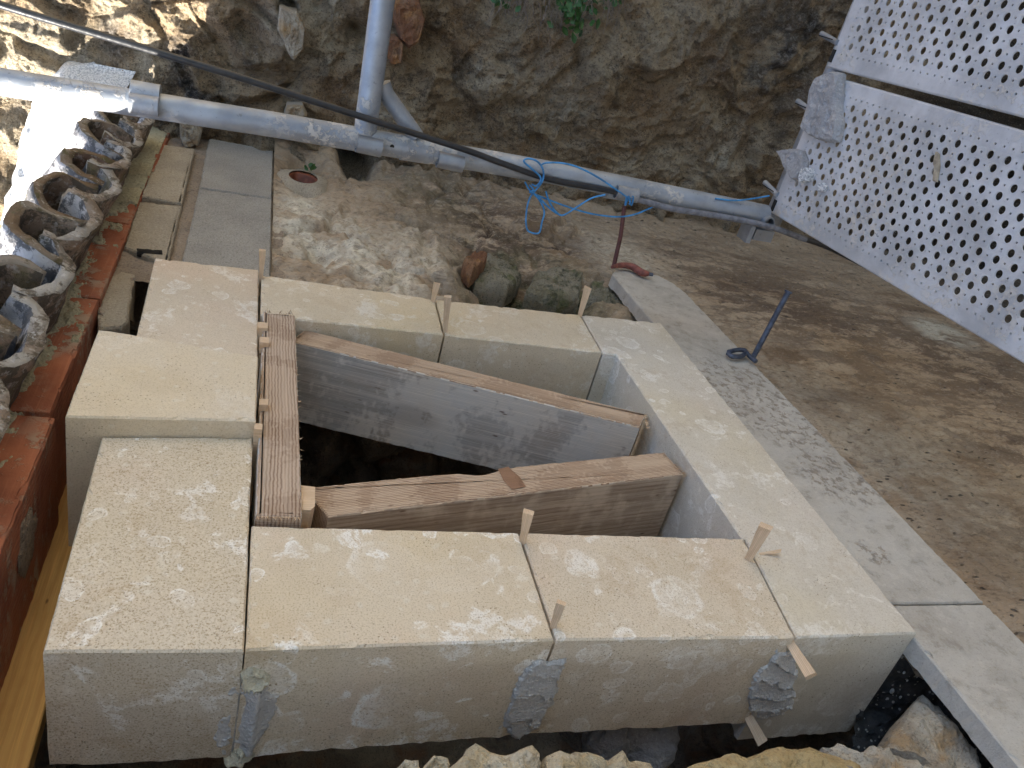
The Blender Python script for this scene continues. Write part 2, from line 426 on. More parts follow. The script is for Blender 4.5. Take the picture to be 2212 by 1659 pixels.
M_['rubC'] = rocky('grey_rubble', [(.36, .30, .22), (.50, .45, .36), (.16, .12, .08), (.42, .28, .14)], 8, 8, dirt=.5)
M_['mossy'] = rocky('moss_stained_stone', [(.20, .18, .12), (.30, .27, .20), (.045, .05, .025), (.12, .13, .05)], 4, 9, dirt=.8)
M_['rust'] = rocky('reddish_brick_fragment', [(.22, .10, .05), (.30, .17, .09), (.08, .04, .025), (.34, .17, .06)], 9, 14)

def spot(m, pt, r):
    c = FB @ (Vector(pt) * S); v = m.N('ShaderNodeVectorMath', operation='DISTANCE'); m.put(v.inputs[0], m.pos); v.inputs[1].default_value = c
    return m.rng(v.outputs['Value'], r * S, 0)

def slab_mat():
    m = MB('cement_slab_top', .9); p = m.pos
    f = m.map(p, (1, 1, 1)); big = m.noise(f, 5, 5, .6); col = m.mix(m.rng(big, .35, .65), (.52, .485, .425), (.43, .395, .34))
    ml = m.noise(m.warp(p, 12, .04), 28, 6, .75); col = m.mix(m.rng(ml, .50, .66, 0, .6), col, (.27, .235, .19)); col = m.mix(m.rng(ml, .46, .36, 0, .5), col, (.60, .56, .49)); col = m.mix(m.rng(m.noise(m.map(p, (1, 1, .5)), 11, 5, .7), .48, .60, 0, .5), col, (.56, .53, .47))
    dm = m.mth('MULTIPLY', m.rng(m.noise(m.warp(p, 40, .015), 55, 5, .7), .50, .60), m.rng(m.mth('MAXIMUM', m.mth('MAXIMUM', spot(m, at(1625, 850, 'z', -.013), .34), spot(m, at(1700, 915, 'z', -.013), .25)), m.mth('MAXIMUM', spot(m, at(1810, 1030, 'z', -.013), .2), spot(m, at(1890, 1195, 'z', -.013), .07))), .1, .6))
    col = m.mix(m.mth('MULTIPLY', dm, .62), col, (.20, .155, .11))
    g = m.noise(p, 300, 3, .7); col = m.mix(m.rng(g, .45, .3, 0, .4), col, (.25, .2, .15))
    n1 = m.bump(m.mth('SUBTRACT', g, m.mth('MULTIPLY', dm, 1.6)), .5, .003); n1 = m.bump(m.noise(p, 25, 3), .3, .005, n1); return m.done(col, n1)
M_['slab'] = slab_mat()

def brick_mat():
    m = MB('hollow_clay_brick', .8); p = m.pos
    # blender: x = along the wall, y = -out of wall, z = -down the wall
    st = m.map(p, (.6, 1, 1)); b = m.wave(m.warp(st, 8, .004), 30, .6, 2, 1.5, 'Y')
    b2 = m.noise(m.map(p, (2, 90, 90)), 3, 3, .6)
    col = m.mix(m.rng(m.noise(p, 14, 4), .35, .7), (.40, .14, .07), (.29, .09, .045))
    col = m.mix(m.rng(b2, .5, .75, 0, .4), col, (.55, .22, .11))
    mo = m.mth('MULTIPLY', m.rng(m.noise(m.map(m.warp(p, 20, .03), (1, .5, 1)), 24, 6, .72), .50, .60), m.rng(m.noise(p, 5, 2), .36, .56))
    col = m.mix(m.mth('MULTIPLY', mo, .8), col, (.42, .34, .25))
    dk = m.rng(m.noise(m.map(p, loc=(3, 0, 0)), 11, 5, .7), .62, .72, 0, .6); col = m.mix(dk, col, (.13, .075, .045))
    n1 = m.bump(m.rng(b, .1, .5), .8, .003); n1 = m.bump(m.noise(p, 180, 4, .7), .4, .002, n1); n1 = m.bump(mo, .7, .003, n1); return m.done(col, n1)
M_['brick'] = brick_mat()

def tile_mat(name, inner, seed):
    m = MB(name, .88); p = m.map(m.pos, loc=(seed, seed, 0))
    a = (.20, .125, .085) if inner else (.36, .35, .36)
    col = m.mix(m.rng(m.noise(p, 7, 4), .35, .65), a, (.30, .23, .17) if inner else (.50, .49, .49))
    col = m.mix(m.rng(m.noise(m.warp(p, 30, .03), 22, 6, .75), .45, .54, 0, .9), col, (.085, .07, .05) if inner else (.075, .075, .08))
    col = m.mix(m.rng(m.noise(m.map(p, loc=(5, 1, 0)), 60, 4, .7), .54, .64, 0, .55), col, (.48, .45, .42))
    col = m.mix(m.rng(m.noise(m.map(p, loc=(1, 7, 0)), 10, 4, .6), .56, .66, 0, .55), col, (.14, .12, .05))
    g = m.noise(p, 220, 3, .7); n1 = m.bump(g, .7, .003); n1 = m.bump(m.noise(p, 35, 5, .7), .8, .008, n1); return m.done(col, n1)
M_['tile_top'] = tile_mat('weathered_tile_outside', 0, 1)
M_['tile_in'] = tile_mat('weathered_tile_inside', 1, 4)
def rim_mat():
    m = MB('mossy_tile_rim', .95); p = m.pos
    col = m.mix(m.rng(m.noise(p, 9, 4), .38, .62), (.30, .26, .21), (.19, .125, .07))
    col = m.mix(m.rng(m.noise(p, 32, 5, .7), .5, .62, 0, .8), col, (.11, .095, .035))
    col = m.mix(m.rng(m.noise(p, 70, 4, .7), .58, .68, 0, .8), col, (.52, .48, .42))
    n1 = m.bump(m.noise(p, 60, 5, .75), 1., .012); return m.done(col, n1)
M_['rim'] = rim_mat()
def rim2():
    m = MB('pale_tile_rim', .95); p = m.pos
    col = m.mix(m.rng(m.noise(p, 9, 4), .38, .62), (.46, .43, .38), (.30, .23, .17))
    col = m.mix(m.rng(m.noise(p, 30, 5, .7), .48, .58, 0, .9), col, (.13, .105, .07)); col = m.mix(m.rng(m.noise(p, 90, 4, .7), .55, .66, 0, .8), col, (.62, .59, .54))
    return m.done(col, m.bump(m.noise(p, 70, 5, .75), 1., .012))
M_['rim2'] = rim2()

def galv(name, base=(.40, .43, .47), rough=.52, metal=.6, splash=.8, seed=0):
    m = MB(name, rough, metal); p = m.map(m.pos, loc=(seed, 0, 0)); o = p
    col = m.mix(m.rng(m.noise(o, 9, 5, .6), .35, .65), base, tuple(c * .72 for c in base))
    sp = m.mth('MULTIPLY', m.rng(m.noise(m.warp(o, 60, .008), 42, 5, .75), .51, .58), m.rng(m.noise(o, 5, 2), .42, .60, 0, splash))
    col = m.mix(sp, col, (.62, .57, .50)); dk = m.rng(m.noise(m.map(o, (1, 1, 1), loc=(2, 2, 0)), 75, 4, .7), .62, .70, 0, .5)
    col = m.mix(dk, col, (.15, .15, .15))
    r = m.mth('ADD', m.rng(m.noise(o, 30, 4), .3, .7, rough - .1, rough + .15), m.mth('MULTIPLY', sp, .5))
    m.put(m.b.inputs['Metallic'], m.mth('SUBTRACT', metal, m.mth('MULTIPLY', sp, metal)))
    n1 = m.bump(sp, .8, .002); n1 = m.bump(m.noise(o, 25, 4), .25, .004, n1); return m.done(col, n1, r)
M_['galv'] = galv('galvanised_tube')
M_['galv2'] = galv('dull_galvanised_steel', (.36, .38, .41), .5, .6, .3, 3)
M_['deck'] = galv('dusty_galvanised_deck', (.60, .60, .61), .6, .15, .7, 6)
def flat(name, c, rough=.5, metal=0., n=0.):
    m = MB(name, rough, metal); col = m.mix(m.rng(m.noise(m.pos, 60, 4), .4, .65), c, tuple(x * .6 for x in c))
    return m.done(col, m.bump(m.noise(m.pos, 90, 3), .3, .002))
M_['cable'] = flat('black_cable_sheath', (.022, .023, .026), .35)
M_['dusty'] = flat('mortar_dusted_cable', (.20, .20, .22), .7)
M_['cord'] = flat('blue_nylon_cord', (.06, .29, .60), .5)
M_['redsteel'] = flat('red_painted_steel', (.10, .03, .025), .6)
M_['redsteel2'] = flat('red_dusty_steel', (.27, .09, .07), .65)
M_['bluesteel'] = flat('blue_grey_forged_steel', (.10, .12, .17), .45, .4)
M_['leaf'] = flat('ivy_leaf', (.05, .13, .03), .5)
M_['root'] = flat('dry_roots', (.27, .22, .18), .8)
M_['terra'] = flat('terracotta_pipe', (.20, .055, .025), .6)
M_['knot'] = timber('knot_wood', (.30, .17, .10), (.14, .07, .035), 120, 8)
M_['black'] = flat('hole_shade_black', (.02, .017, .014), .95)  # flat black standing in for the shade inside holes, slots and slits
M_['pebble'] = flat('white_pebble', (.62, .60, .54), .7)
M_['straw'] = flat('wood_sliver', (.46, .38, .27), .8)
M_['facade'] = flat('cream_bounce_facade', (.80, .63, .41), .9)  # warm cream tuned for the light it throws on the stones
M_['paleblue'] = flat('pale_bounce_grey', (.56, .59, .62), .9)  # cool grey picked to throw bluish light on the stone sides
M_['gravel'] = rocky('gravel_yard', [(.24, .225, .20), (.30, .28, .25), (.15, .13, .11), (.26, .22, .17)], 2, 1.2)

# ------------------------------------------------------------------ walls
def P3(X, Y, Z): return np.stack([X, Y, Z], -1)

# gable wall at the back: faces -y, rough earth-mortared rubble
bw = MB('earth_mortar_rubble', .95)
p = bw.pos; wv = bw.warp(p, 6, .10)
col = bw.mix(bw.rng(bw.noise(wv, 5.5, 6, .62), .36, .60), (.34, .235, .13), (.47, .36, .225))
col = bw.mix(bw.rng(bw.noise(wv, 12, 6, .65), .50, .64, 0, .8), col, (.16, .115, .07))
col = bw.mix(bw.attr('pale'), col, bw.mix(bw.rng(bw.noise(wv, 30, 5, .7), .4, .6), (.54, .46, .33), (.36, .30, .21)))
col = bw.mix(bw.attr('ochre'), col, bw.mix(bw.rng(bw.noise(wv, 26, 5, .7), .4, .6), (.36, .21, .09), (.22, .12, .055)))
col = bw.mix(bw.attr('dark'), col, bw.mix(bw.rng(bw.noise(wv, 70, 5, .75), .48, .60), (.035, .033, .032), (.22, .20, .18)))
col = bw.mix(bw.attr('moss'), col, bw.mix(bw.rng(bw.noise(wv, 60, 5, .7), .42, .6), (.045, .055, .02), (.16, .15, .06)))
sc2 = bw.noise(bw.warp(p, 14, .05), 48, 7, .78); col = bw.mix(bw.rng(sc2, .52, .66, 0, .5), col, (.085, .06, .038)); col = bw.mix(bw.rng(sc2, .46, .34, 0, .6), col, (.42, .36, .275))
col = bw.mix(bw.attr('painted_shade'), col, (.03, .024, .016))  # near-black painted in as shade below the decks and inside the hole
g = bw.noise(p, 150, 5, .72); col = bw.mix(bw.rng(g, .47, .36, 0, .75), col, (.07, .05, .035)); col = bw.mix(bw.rng(g, .56, .68, 0, .5), col, (.54, .46, .36))
cr = bw.mth('MULTIPLY', bw.rng(bw.noise(bw.warp(p, 10, .08), 11, 7, .7), .485, .5), bw.rng(bw.noise(bw.warp(p, 10, .08), 11, 7, .7), .515, .5)); cr = bw.mth('MULTIPLY', cr, bw.rng(bw.noise(p, 4, 3), .42, .55)); col = bw.mix(bw.mth('MULTIPLY', cr, .7), col, (.05, .036, .024))
n1 = bw.bump(bw.noise(wv, 22, 7, .72), 1., .03); n1 = bw.bump(sc2, -1., .016, n1); n1 = bw.bump(g, 1., .012, n1); n1 = bw.bump(cr, -1., .012, n1)
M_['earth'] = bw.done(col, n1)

def blobs(U, Vv, lst, ax, val):
    """sum of soft spots given as (photo x, photo y, radius px, weight)"""
    r = 0
    for px, py, rad, wt in lst:
        c = at(px, py, ax, val); e = at(px + rad, py, ax, val); e2 = at(px, py + rad, ax, val)
        i, j = [k for k in range(3) if k != 'xyz'.index(ax)]
        du = abs(e[i] - c[i]) + abs(e2[i] - c[i]) * .5; dv = abs(e[j] - c[j]) * .5 + abs(e2[j] - c[j])
        du = max(du, 1e-3); dv = max(dv, 1e-3)
        r = np.maximum(r, wt * np.exp(-(((U - c[i]) / du) ** 2 + ((Vv - c[j]) / dv) ** 2)))
    return r

gx = np.concatenate([np.linspace(-4, -1.25, 40, False), np.linspace(-1.25, 2.9, 760, False), np.linspace(2.9, 5.6, 40)])
gz = np.concatenate([np.linspace(-1.2, -.25, 30, False), np.linspace(-.25, 1.3, 330, False), np.linspace(1.3, 4.5, 50)])
X, Z = np.meshgrid(gx, gz, indexing='ij'); Q = P3(X, Z, X * 0)
wq = Q + .10 * P3(fbm(Q, 3, 3, 40), fbm(Q, 3, 3, 50), X * 0)
left = sst(.75, .25, X + .12 * fbm(Q, 4, 2, 3))
# masonry stones on the left
qq = wq * np.array([1.0, 1.5, 1]); f1, f2, cid = worley(qq, 2.6, 11); ed = f2 - f1
stones = (sst(.03, .26, ed) * .085 + cid * .06) * (.75 + .25 * fbm(Q, 9, 3, 8)) + .035 * ridged(wq, 6, 4, 90)
a_, b_, c2 = worley(wq, 5.2, 31)
clods = .075 * fbm(wq, 2.2, 5, 60, .55) + .05 * ridged(wq, 3.6, 5, 70) + .045 * sst(.0, .35, b_ - a_) * (c2 > .45) * c2
H = stones * left + (clods + .06) * (1 - left) +   .018 * ridged(wq, 11, 4, 95) + .018 * fbm(Q, 30, 4, 23, .65)
H = H + .10 * blobs(X, Z, [(640, 70, 45, 1), (1060, 150, 60, .5), (1290, 190, 70, .5), (1400, 80, 80, .6), (560, 240, 40, .5), (1540, 330, 60, .35)], 'y', 3.7)
H = H - .26 * blobs(X, Z, [(757, 348, 30, 1.7), (620, 8, 14, .9), (770, 70, 20, .6), (470, 235, 14, .7), (535, 60, 35, .45), (1085, 500, 0.5, 0)], 'y', 3.75)
H = H - .10 * blobs(X, Z, [(885, 190, 40, .5), (930, 90, 40, .5), (1000, 165, 30, .6), (1250, 120, 30, .5), (1190, 300, 50, .5)], 'y', 3.7)
Y = 3.80 - H
nz = fbm(wq, 5, 5, 120)
pale = np.clip(sst(.10, .45, nz + .1 + .25 * sst(-.1, -.7, X)) * (.35 + .6 * left) + blobs(X, Z, [(1530, 330, 60, .9), (1060, 110, 70, .7), (1300, 70, 90, .5), (640, 70, 40, .5), (420, 330, 60, .4), (1170, 230, 90, .5), (1680, 10, 50, .5)], 'y', 3.7) * sst(-.35, .25, fbm(wq, 9, 4, 5)), 0, 1)  # pale stones, plus extra pallor painted in where the sun patch falls
dark = np.clip(blobs(X, Z, [(395, 130, 40, 1), (410, 200, 55, 1), (390, 270, 45, 1), (1700, 130, 110, .75), (1760, 60, 90, .7), (1640, 230, 70, .6), (240, 90, 40, .8), (130, 60, 60, .5), (60, 300, 60, .6), (170, 200, 30, .5)], 'y', 3.7) * sst(-.30, .12, fbm(wq, 13, 5, 77)) * 1.2, 0, 1)
ochre = np.clip(blobs(X, Z, [(880, 50, 40, 1), (845, 20, 40, .8), (560, 60, 50, .5), (1180, 90, 60, .4), (1000, 60, 60, .5), (1350, 250, 80, .35), (700, 200, 50, .5), (1560, 180, 70, .4), (90, 330, 60, .5), (1740, 190, 25, .6)], 'y', 3.7) * sst(-.3, .1, fbm(wq, 10, 4, 33)), 0, 1)
moss = np.clip(blobs(X, Z, [(1240, 20, 60, .7), (1100, 10, 40, .5), (240, 310, 30, .6)], 'y', 3.7), 0, 1) * sst(-.2, .2, fbm(wq, 14, 4, 44))
o = grid_mesh('gable_wall', P3(X, Y, Z), M_['earth'], None, dict(pale=pale, dark=dark, ochre=ochre, moss=moss, painted_shade=np.clip(.9 * sst(3.0, 3.45, X + .2 * fbm(Q, 4, 3, 2)) + blobs(X, Z, [(757, 348, 24, 1.6)], 'y', 3.75), 0, 1)), smooth=True)
setp(o, 'rough rubble wall in brown earth mortar rising behind the scaffold tube', 'wall')
gable = o

# lower part of the house wall: weathered streaky render, and the rubble beside the window stones
ww = MB('weathered_lime_wash', .92); p = ww.pos
sp_ = ww.map(p, (1, 1, .28), rot=(0, .22, 0)); wv = ww.warp(sp_, 5, .10)
col = ww.mix(ww.rng(ww.noise(wv, 6, 6, .62), .38, .62), (.42, .32, .215), (.34, .25, .16))
col = ww.mix(ww.rng(ww.noise(wv, 9, 6, .66), .53, .64, 0, .75), col, (.20, .13, .075))
col = ww.mix(ww.mth('MULTIPLY', ww.attr('streak'), ww.rng(ww.noise(ww.warp(ww.map(p, (1, 1, .4), rot=(0, .22, 0)), 18, .06), 15, 7, .76), .41, .53)), col, (.085, .052, .033))
col = ww.mix(ww.attr('pale'), col, ww.mix(ww.rng(ww.noise(p, 36, 5, .7), .4, .6), (.68, .62, .49), (.50, .43, .33)))
col = ww.mix(ww.mth('MULTIPLY', ww.attr('ochre'), .7), col, (.38, .26, .14)); 
col = ww.mix(ww.attr('moss'), col, ww.mix(ww.rng(ww.noise(p, 40, 5, .7), .42, .6), (.035, .042, .018), (.17, .155, .085)))
col = ww.mix(ww.attr('painted_shade'), col, (.035, .028, .02))  # shade below deck level and in the hole, put into the colour
col = ww.mix(ww.attr('smooth'), col, (.50, .46, .37))
pit = ww.mth('MULTIPLY', ww.mth('SUBTRACT', 1.0, ww.attr('rub')), ww.mth('MULTIPLY', ww.rng(ww.vor(ww.map(ww.warp(p, 30, .02), (1, 1, .35)), 60), .21, .12), ww.rng(ww.noise(p, 9, 3), .47, .56)))
col = ww.mix(ww.mth('MULTIPLY', pit, .85), col, (.06, .05, .04))
sc2 = ww.noise(ww.map(ww.warp(p, 14, .05), (1, 1, .5)), 60, 6, .75); col = ww.mix(ww.rng(sc2, .53, .63, 0, .55), col, (.17, .125, .085)); col = ww.mix(ww.rng(sc2, .46, .34, 0, .28), col, (.52, .46, .375))
g = ww.noise(ww.map(p, (1, 1, .5)), 170, 4, .7); col = ww.mix(ww.rng(g, .45, .33, 0, .55), col, (.15, .11, .07)); col = ww.mix(ww.rng(g, .58, .7, 0, .35), col, (.60, .54, .44))
n1 = ww.bump(ww.mth('SUBTRACT', ww.noise(wv, 26, 6, .7), pit), .9, .010); n1 = ww.bump(sc2, -.8, .005, n1); n1 = ww.bump(g, .7, .004, n1)
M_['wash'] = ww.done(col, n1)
gx = np.concatenate([np.linspace(.084, 3.1, 620, False), np.linspace(3.1, 5.6, 60)])
gy = np.concatenate([np.linspace(-2.5, .5, 50, False), np.linspace(.5, 3.86, 470)])
X, Y = np.meshgrid(gx, gy, indexing='ij'); Q = P3(X, Y, X * 0); wq = Q + .08 * P3(fbm(Q, 3, 3, 41), fbm(Q, 3, 3, 51), X * 0)
rub = sst(1.55, 1.25, X + .15 * fbm(Q, 3, 2, 3) - .28 * sst(3.0, 2.6, Y)) * sst(2.0, 2.2, Y)
st = Q * np.array([.45, 1, 1]) + P3(.0 * X, .22 * X, X * 0)
f1, f2, cid = worley(wq, 3.4, 13)
Z = -.075 + .016 * fbm(st, 5, 5, 61) + .004 * fbm(Q, 40, 3, 62) - .006 * np.clip(ridged(Q * np.array([.4, 1, 1]), 22, 3, 66) - .35, 0, 1) * 3
Z = Z + rub * (1 - np.clip(blobs(X, Y, [(655, 385, 60, 1.4)], 'z', -.08), 0, 1)) * (.022 * sst(.02, .2, f2 - f1) + .028 * (cid - .5) + .022 * ridged(wq, 6, 4, 64) + .020 * fbm(Q, 22, 4, 65))
Z = Z - .20 * blobs(X, Y, [(1085, 612, 40, 1.2), (1010, 585, 14, .6), (1165, 650, 85, 1.3), (690, 560, 25, .25), (658, 384, 22, .9), (762, 352, 24, 1.7)], 'z', -.08)
Z = Z + .05 * sst(3.55, 3.8, Y + .1 * fbm(Q, 4, 3, 9))
streak = np.clip(blobs(X, Y, [(1700, 680, 170, .9), (1550, 640, 80, .6), (1050, 500, 110, 1), (1180, 530, 90, 1), (960, 475, 70, .8), (1290, 545, 50, .8), (2050, 780, 150, .8), (2150, 940, 120, .8), (1900, 720, 120, .7), (2180, 1130, 90, .6), (1480, 560, 80, .5)], 'z', -.08), 0, 1)
pale = np.clip(blobs(X, Y, [(660, 500, 70, 1), (740, 560, 90, 1), (830, 600, 80, 1), (900, 560, 70, .7), (650, 460, 50, .9), (1340, 560, 60, .5), (1620, 780, 120, .35), (1900, 1000, 200, .35)], 'z', -.08) * sst(-.45, -.05, fbm(wq, 8, 4, 25)) * 1.2, 0, 1)
ochre = np.clip(blobs(X, Y, [(1215, 545, 40, .8), (1300, 590, 40, .5), (1290, 650, 50, .5), (900, 490, 60, .3), (1850, 760, 60, .5), (1120, 470, 40, .3)], 'z', -.08) * sst(-.3, .2, fbm(wq, 10, 4, 35)), 0, 1)
moss = np.clip(blobs(X, Y, [(1100, 605, 60, 1.5), (1180, 640, 75, 1.5), (1240, 625, 30, 1.2), (1075, 640, 45, 1.3), (1010, 630, 30, .5), (950, 450, 60, .4), (880, 440, 60, .4)], 'z', -.1) * sst(-.35, .12, fbm(wq, 12, 4, 45)), 0, 1)
smooth_ = np.clip(blobs(X, Y, [(2030, 720, 42, 1)], 'z', -.08) * 3 - 1.6, 0, 1) * sst(-.6, 0, fbm(st, 20, 3, 4))
keep = ~((X < 1.365) & (Y < 2.26)) & ~((X < 1.68) & (Y < .82))
o = grid_mesh('house_wall', P3(X, Y, Z), M_['wash'], None, dict(rub=rub, painted_shade=np.clip(.92 * sst(3.3, 3.8, X + .25 * fbm(Q, 4, 3, 2)) + blobs(X, Y, [(762, 352, 22, 1.5)], 'z', -.08), 0, 1), streak=streak, pale=pale, ochre=ochre, moss=moss, smooth=smooth_), keep=keep, flip=False)
setp(o, 'old house wall with streaked, pitted beige limewash around the window opening', 'wall')
house = o
# the broken thickness of the wall seen down in the opening: rubble sheets around the void
def sheet(name, fn, ua, ub, va, vb, nu, nv, mat, parent, amp=.03, seed=0):
    U, Vv = np.meshgrid(np.linspace(ua, ub, nu), np.linspace(va, vb, nv), indexing='ij'); Q = P3(U, Vv, U * 0)
    f1, f2, cid = worley(Q, 4.2, seed); h = amp * (sst(.03, .3, f2 - f1) + cid + ridged(Q, 6, 4, seed + 3) * .7)
    return grid_mesh(name, fn(U, Vv, h), mat, parent)
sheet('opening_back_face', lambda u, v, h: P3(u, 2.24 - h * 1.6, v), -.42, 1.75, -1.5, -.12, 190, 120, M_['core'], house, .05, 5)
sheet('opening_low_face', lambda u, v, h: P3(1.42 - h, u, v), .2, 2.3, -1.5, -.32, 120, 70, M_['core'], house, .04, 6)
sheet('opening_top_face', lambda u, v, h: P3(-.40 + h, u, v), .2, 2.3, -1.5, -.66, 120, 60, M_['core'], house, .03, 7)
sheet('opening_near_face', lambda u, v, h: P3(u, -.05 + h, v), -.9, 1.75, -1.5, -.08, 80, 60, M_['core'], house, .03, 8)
sheet('opening_light_stop', lambda u, v, h: P3(u, v, -1.5 + h), -.9, 1.75, -.1, 2.4, 80, 80, M_['core'], house, .05, 9)  # sheet added to close the room and keep the opening dark
sheet('upper_wall_face', lambda u, v, h: P3(u, v, -.36 + h * .4), -.52, -.36, -2.5, 3.8, 30, 200, M_['core'], house, .04, 10)
sheet('near_wall_face', lambda u, v, h: P3(u, v, -.10 + h * .6), -.34, 1.34, -2.5, .30, 120, 150, M_['rubC'], house, .03, 12)

# ------------------------------------------------------------------ dressed stones of the window
def zp(l, z=0): return [at(a, b, 'z', z)[:2] for a, b in l]
def stone(name, px, mat, label, z0=-.255, z1=0., seed=0, zpx=None, **kw):
    o = prism(name, zp(px, z1 if zpx is None else zpx), z0, z1, mat, seed=seed, botjit=.004, **kw)
    return setp(o, label, 'window stone', 'dressed stones framing the window opening')
stone('jamb_stone', [(544, 1135), (1120, 1150), (1197, 1381), (531, 1403)], M_['stoneA'], 'long near jamb stone with round white fossils, between the lintel end and a wedge', seed=1)
stone('jamb_stone', [(1125, 1150), (1606, 1163), (1717, 1376), (1203, 1381)], M_['stoneB'], 'near jamb stone touching the sill, flanked by two side patches of grey paste', seed=2, z0=-.252)
stone('jamb_stone', [(565, 594), (938, 646), (958, 722), (563, 681)], M_['stoneE'], 'far jamb stone behind the timber post, next to the concrete blocks', seed=3)
stone('jamb_stone', [(942, 647), (1253, 680), (1300, 761), (962, 723)], M_['stoneE'], 'short far jamb stone between two tall wedges and the mossy rubble', seed=4, z1=-.001)
stone('sill_stone', [(1257, 680), (1427, 697), (1981, 1367), (1722, 1376), (1612, 1165), (1604, 1163), (1332, 766), (1304, 762)], M_['stoneF'], 'long pale sill stone lying against the cement slab', z0=-.309, seed=5)
o = stone('lintel_stone', [(220, 944), (546, 945), (527, 1405), (93, 1407)], M_['stoneC'], 'coarse grainy end stone at the lower left, beside the new pine board', seed=6)
kx = [(213, 710), (558, 770)]
kb = [tuple(v) for v in zp([(213, 710), (558, 770)], .043)] + [(.050, 1.421), (-.290, 1.392)]
o = prism('keystone', kb, -.28, .043, M_['stoneD'], seed=7, botjit=.003)
setp(o, 'smooth raised middle stone standing proud of its two neighbours', 'window stone', 'dressed stones framing the window opening')
stone('lintel_stone', [(335, 557), (559, 583), (556, 775), (290, 745)], M_['stoneG'], 'flat square stone in front of the concrete blocks, with a small red mark', seed=8)

# ------------------------------------------------------------------ cement slab strip
def strip(name, poly, z1, z0, label, seed):
    o = prism(name, poly, z0, z1, M_['slab'], seed=seed, jit=.0015, botjit=.005, cham=.004, chip=.008)
    return setp(o, label, 'slab', 'cement slabs of the string course')
strip('cement_slab', [(1.347, .968), (1.352, 1.8), (1.348, 2.68), (1.385, 2.735), (1.44, 2.752), (1.575, 2.735), (1.617, 2.67), (1.632, 2.58), (1.630, 1.8), (1.631, .970)], -.013, -.060, 'long grey cement slab against the sill with a dark worn patch', 1)
strip('cement_slab', [(1.345, .30), (1.349, .962), (1.631, .964), (1.633, -.6), (1.35, -.6)], -.0125, -.058, 'near cement slab beyond a hairline joint, its edge over the dark pebbly mortar', 2)
# mortar bed under the slab end, with pebbles
mb = empty('mortar_bed', (1.5, .86, -.3), 'dark moist pebbly mortar packed beside the sill under the slab', 'mortar')
V_ = []
U, Vv = np.meshgrid(np.linspace(1.335, 1.95, 90), np.linspace(-.75, -.0585, 110), indexing='ij'); Q = P3(U, Vv, U * 0)
grid_mesh('bedding', P3(U, .885 - .03 * fbm(Q, 12, 4, 3) - .012 * ridged(Q, 40, 3, 5) - .25 * np.clip(-.16 - Vv, 0, .3) , Vv), M_['darkmort'], mb)
for k, (a, b, r) in enumerate([(1971, 1417, 7), (1927, 1493, 6), (1953, 1453, 3.4), (1989, 1400, 3.5), (1878, 1562, 5), (1989, 1453, 3), (1945, 1506, 3.5), (1960, 1470, 2.5), (2075, 1522, 7.5)]):
    c = at(a, b, 'y', .872 if k < 8 else .80); rr = r * .00075
    V, F = [], []
    bm = bmesh.new(); bmesh.ops.create_icosphere(bm, subdivisions=2, radius=1)
    V = np.array([v.co[:] for v in bm.verts]); F = [[v.index for v in f.verts] for f in bm.faces]; bm.free()
    V = V * np.array([1, .8, 1.5]) * rr * (1 + .2 * fbm(V, 1.2, 2, k)[:, None]) * 1.1 + c
    mesh('pebble', V, F, M_['pebble'], mb, smooth=True)

# ------------------------------------------------------------------ timbers
def timber_obj(name, A, B, half, z0, z1, mats, label, seed, skew=(0, 0), notch=0):
    """board from A to B (centre line, wall x,y), half thickness; local x along the board"""
    A = np.array(A); B = np.array(B); d = B - A; L = np.linalg.norm(d); d = d / L
    T = Matrix(((d[0], -d[1], 0, A[0]), (d[1], d[0], 0, A[1]), (0, 0, 1, 0), (0, 0, 0, 1)))
    top = [(0 - skew[0], half), (L + skew[1], half)][::-1]; poly = [(0 + skew[0], -half), (L - skew[1], -half)] + top
    R = resample(poly, .006)
    P = prism(name, poly, z0, z1, mats, T=T, step=.006, jit=.0012, cham=.003, seed=seed, botjit=.002, zstep=.03, chip=.003)
    me = P.data
    for f in me.polygons:
        f.material_index = 0 if abs(f.normal.z) > .6 or abs(f.normal.x) > .8 else 1
    if notch:
        for v in me.vertices:
            x = v.co.x / S; y = v.co.y / S; z = v.co.z / S
            if y > half * .4: v.co.y -= S * .016 * math.exp(-((x - notch) / .05) ** 2) * (1 if y > half * .8 else .3)
    return setp(P, label, 'timber', 'rough timbers propping the opening')
timber_obj('timber_post', (.0985, 1.162), (.0985, 1.972), .0405, -.10, .0135, [M_['sawn2'], M_['gray']], 'upright timber post pressed against the lintel stones by small wedges', 1)
a0, a1 = at(649, 704, 'z', -.03)[:2], at(639, 730, 'z', -.03)[:2]; b0, b1 = at(1388, 889, 'z', -.03)[:2], at(1393, 926, 'z', -.03)[:2]
timber_obj('timber_brace', (.150, 1.944), (1.058, 1.652), .040, -.27, -.03, [M_['sawn'], M_['gray']], 'slanting timber brace with a blue-grey weathered face, in the far half of the opening', 2, skew=(-.008, .012))
timber_obj('timber_brace', (.172, 1.258), (1.066, 1.462), .047, -.285, -.03, [M_['sawn'], M_['brown']], 'timber brace with a brown knot and notch on its edge, nearest the viewer', 3, skew=(.012, .004), notch=.385)
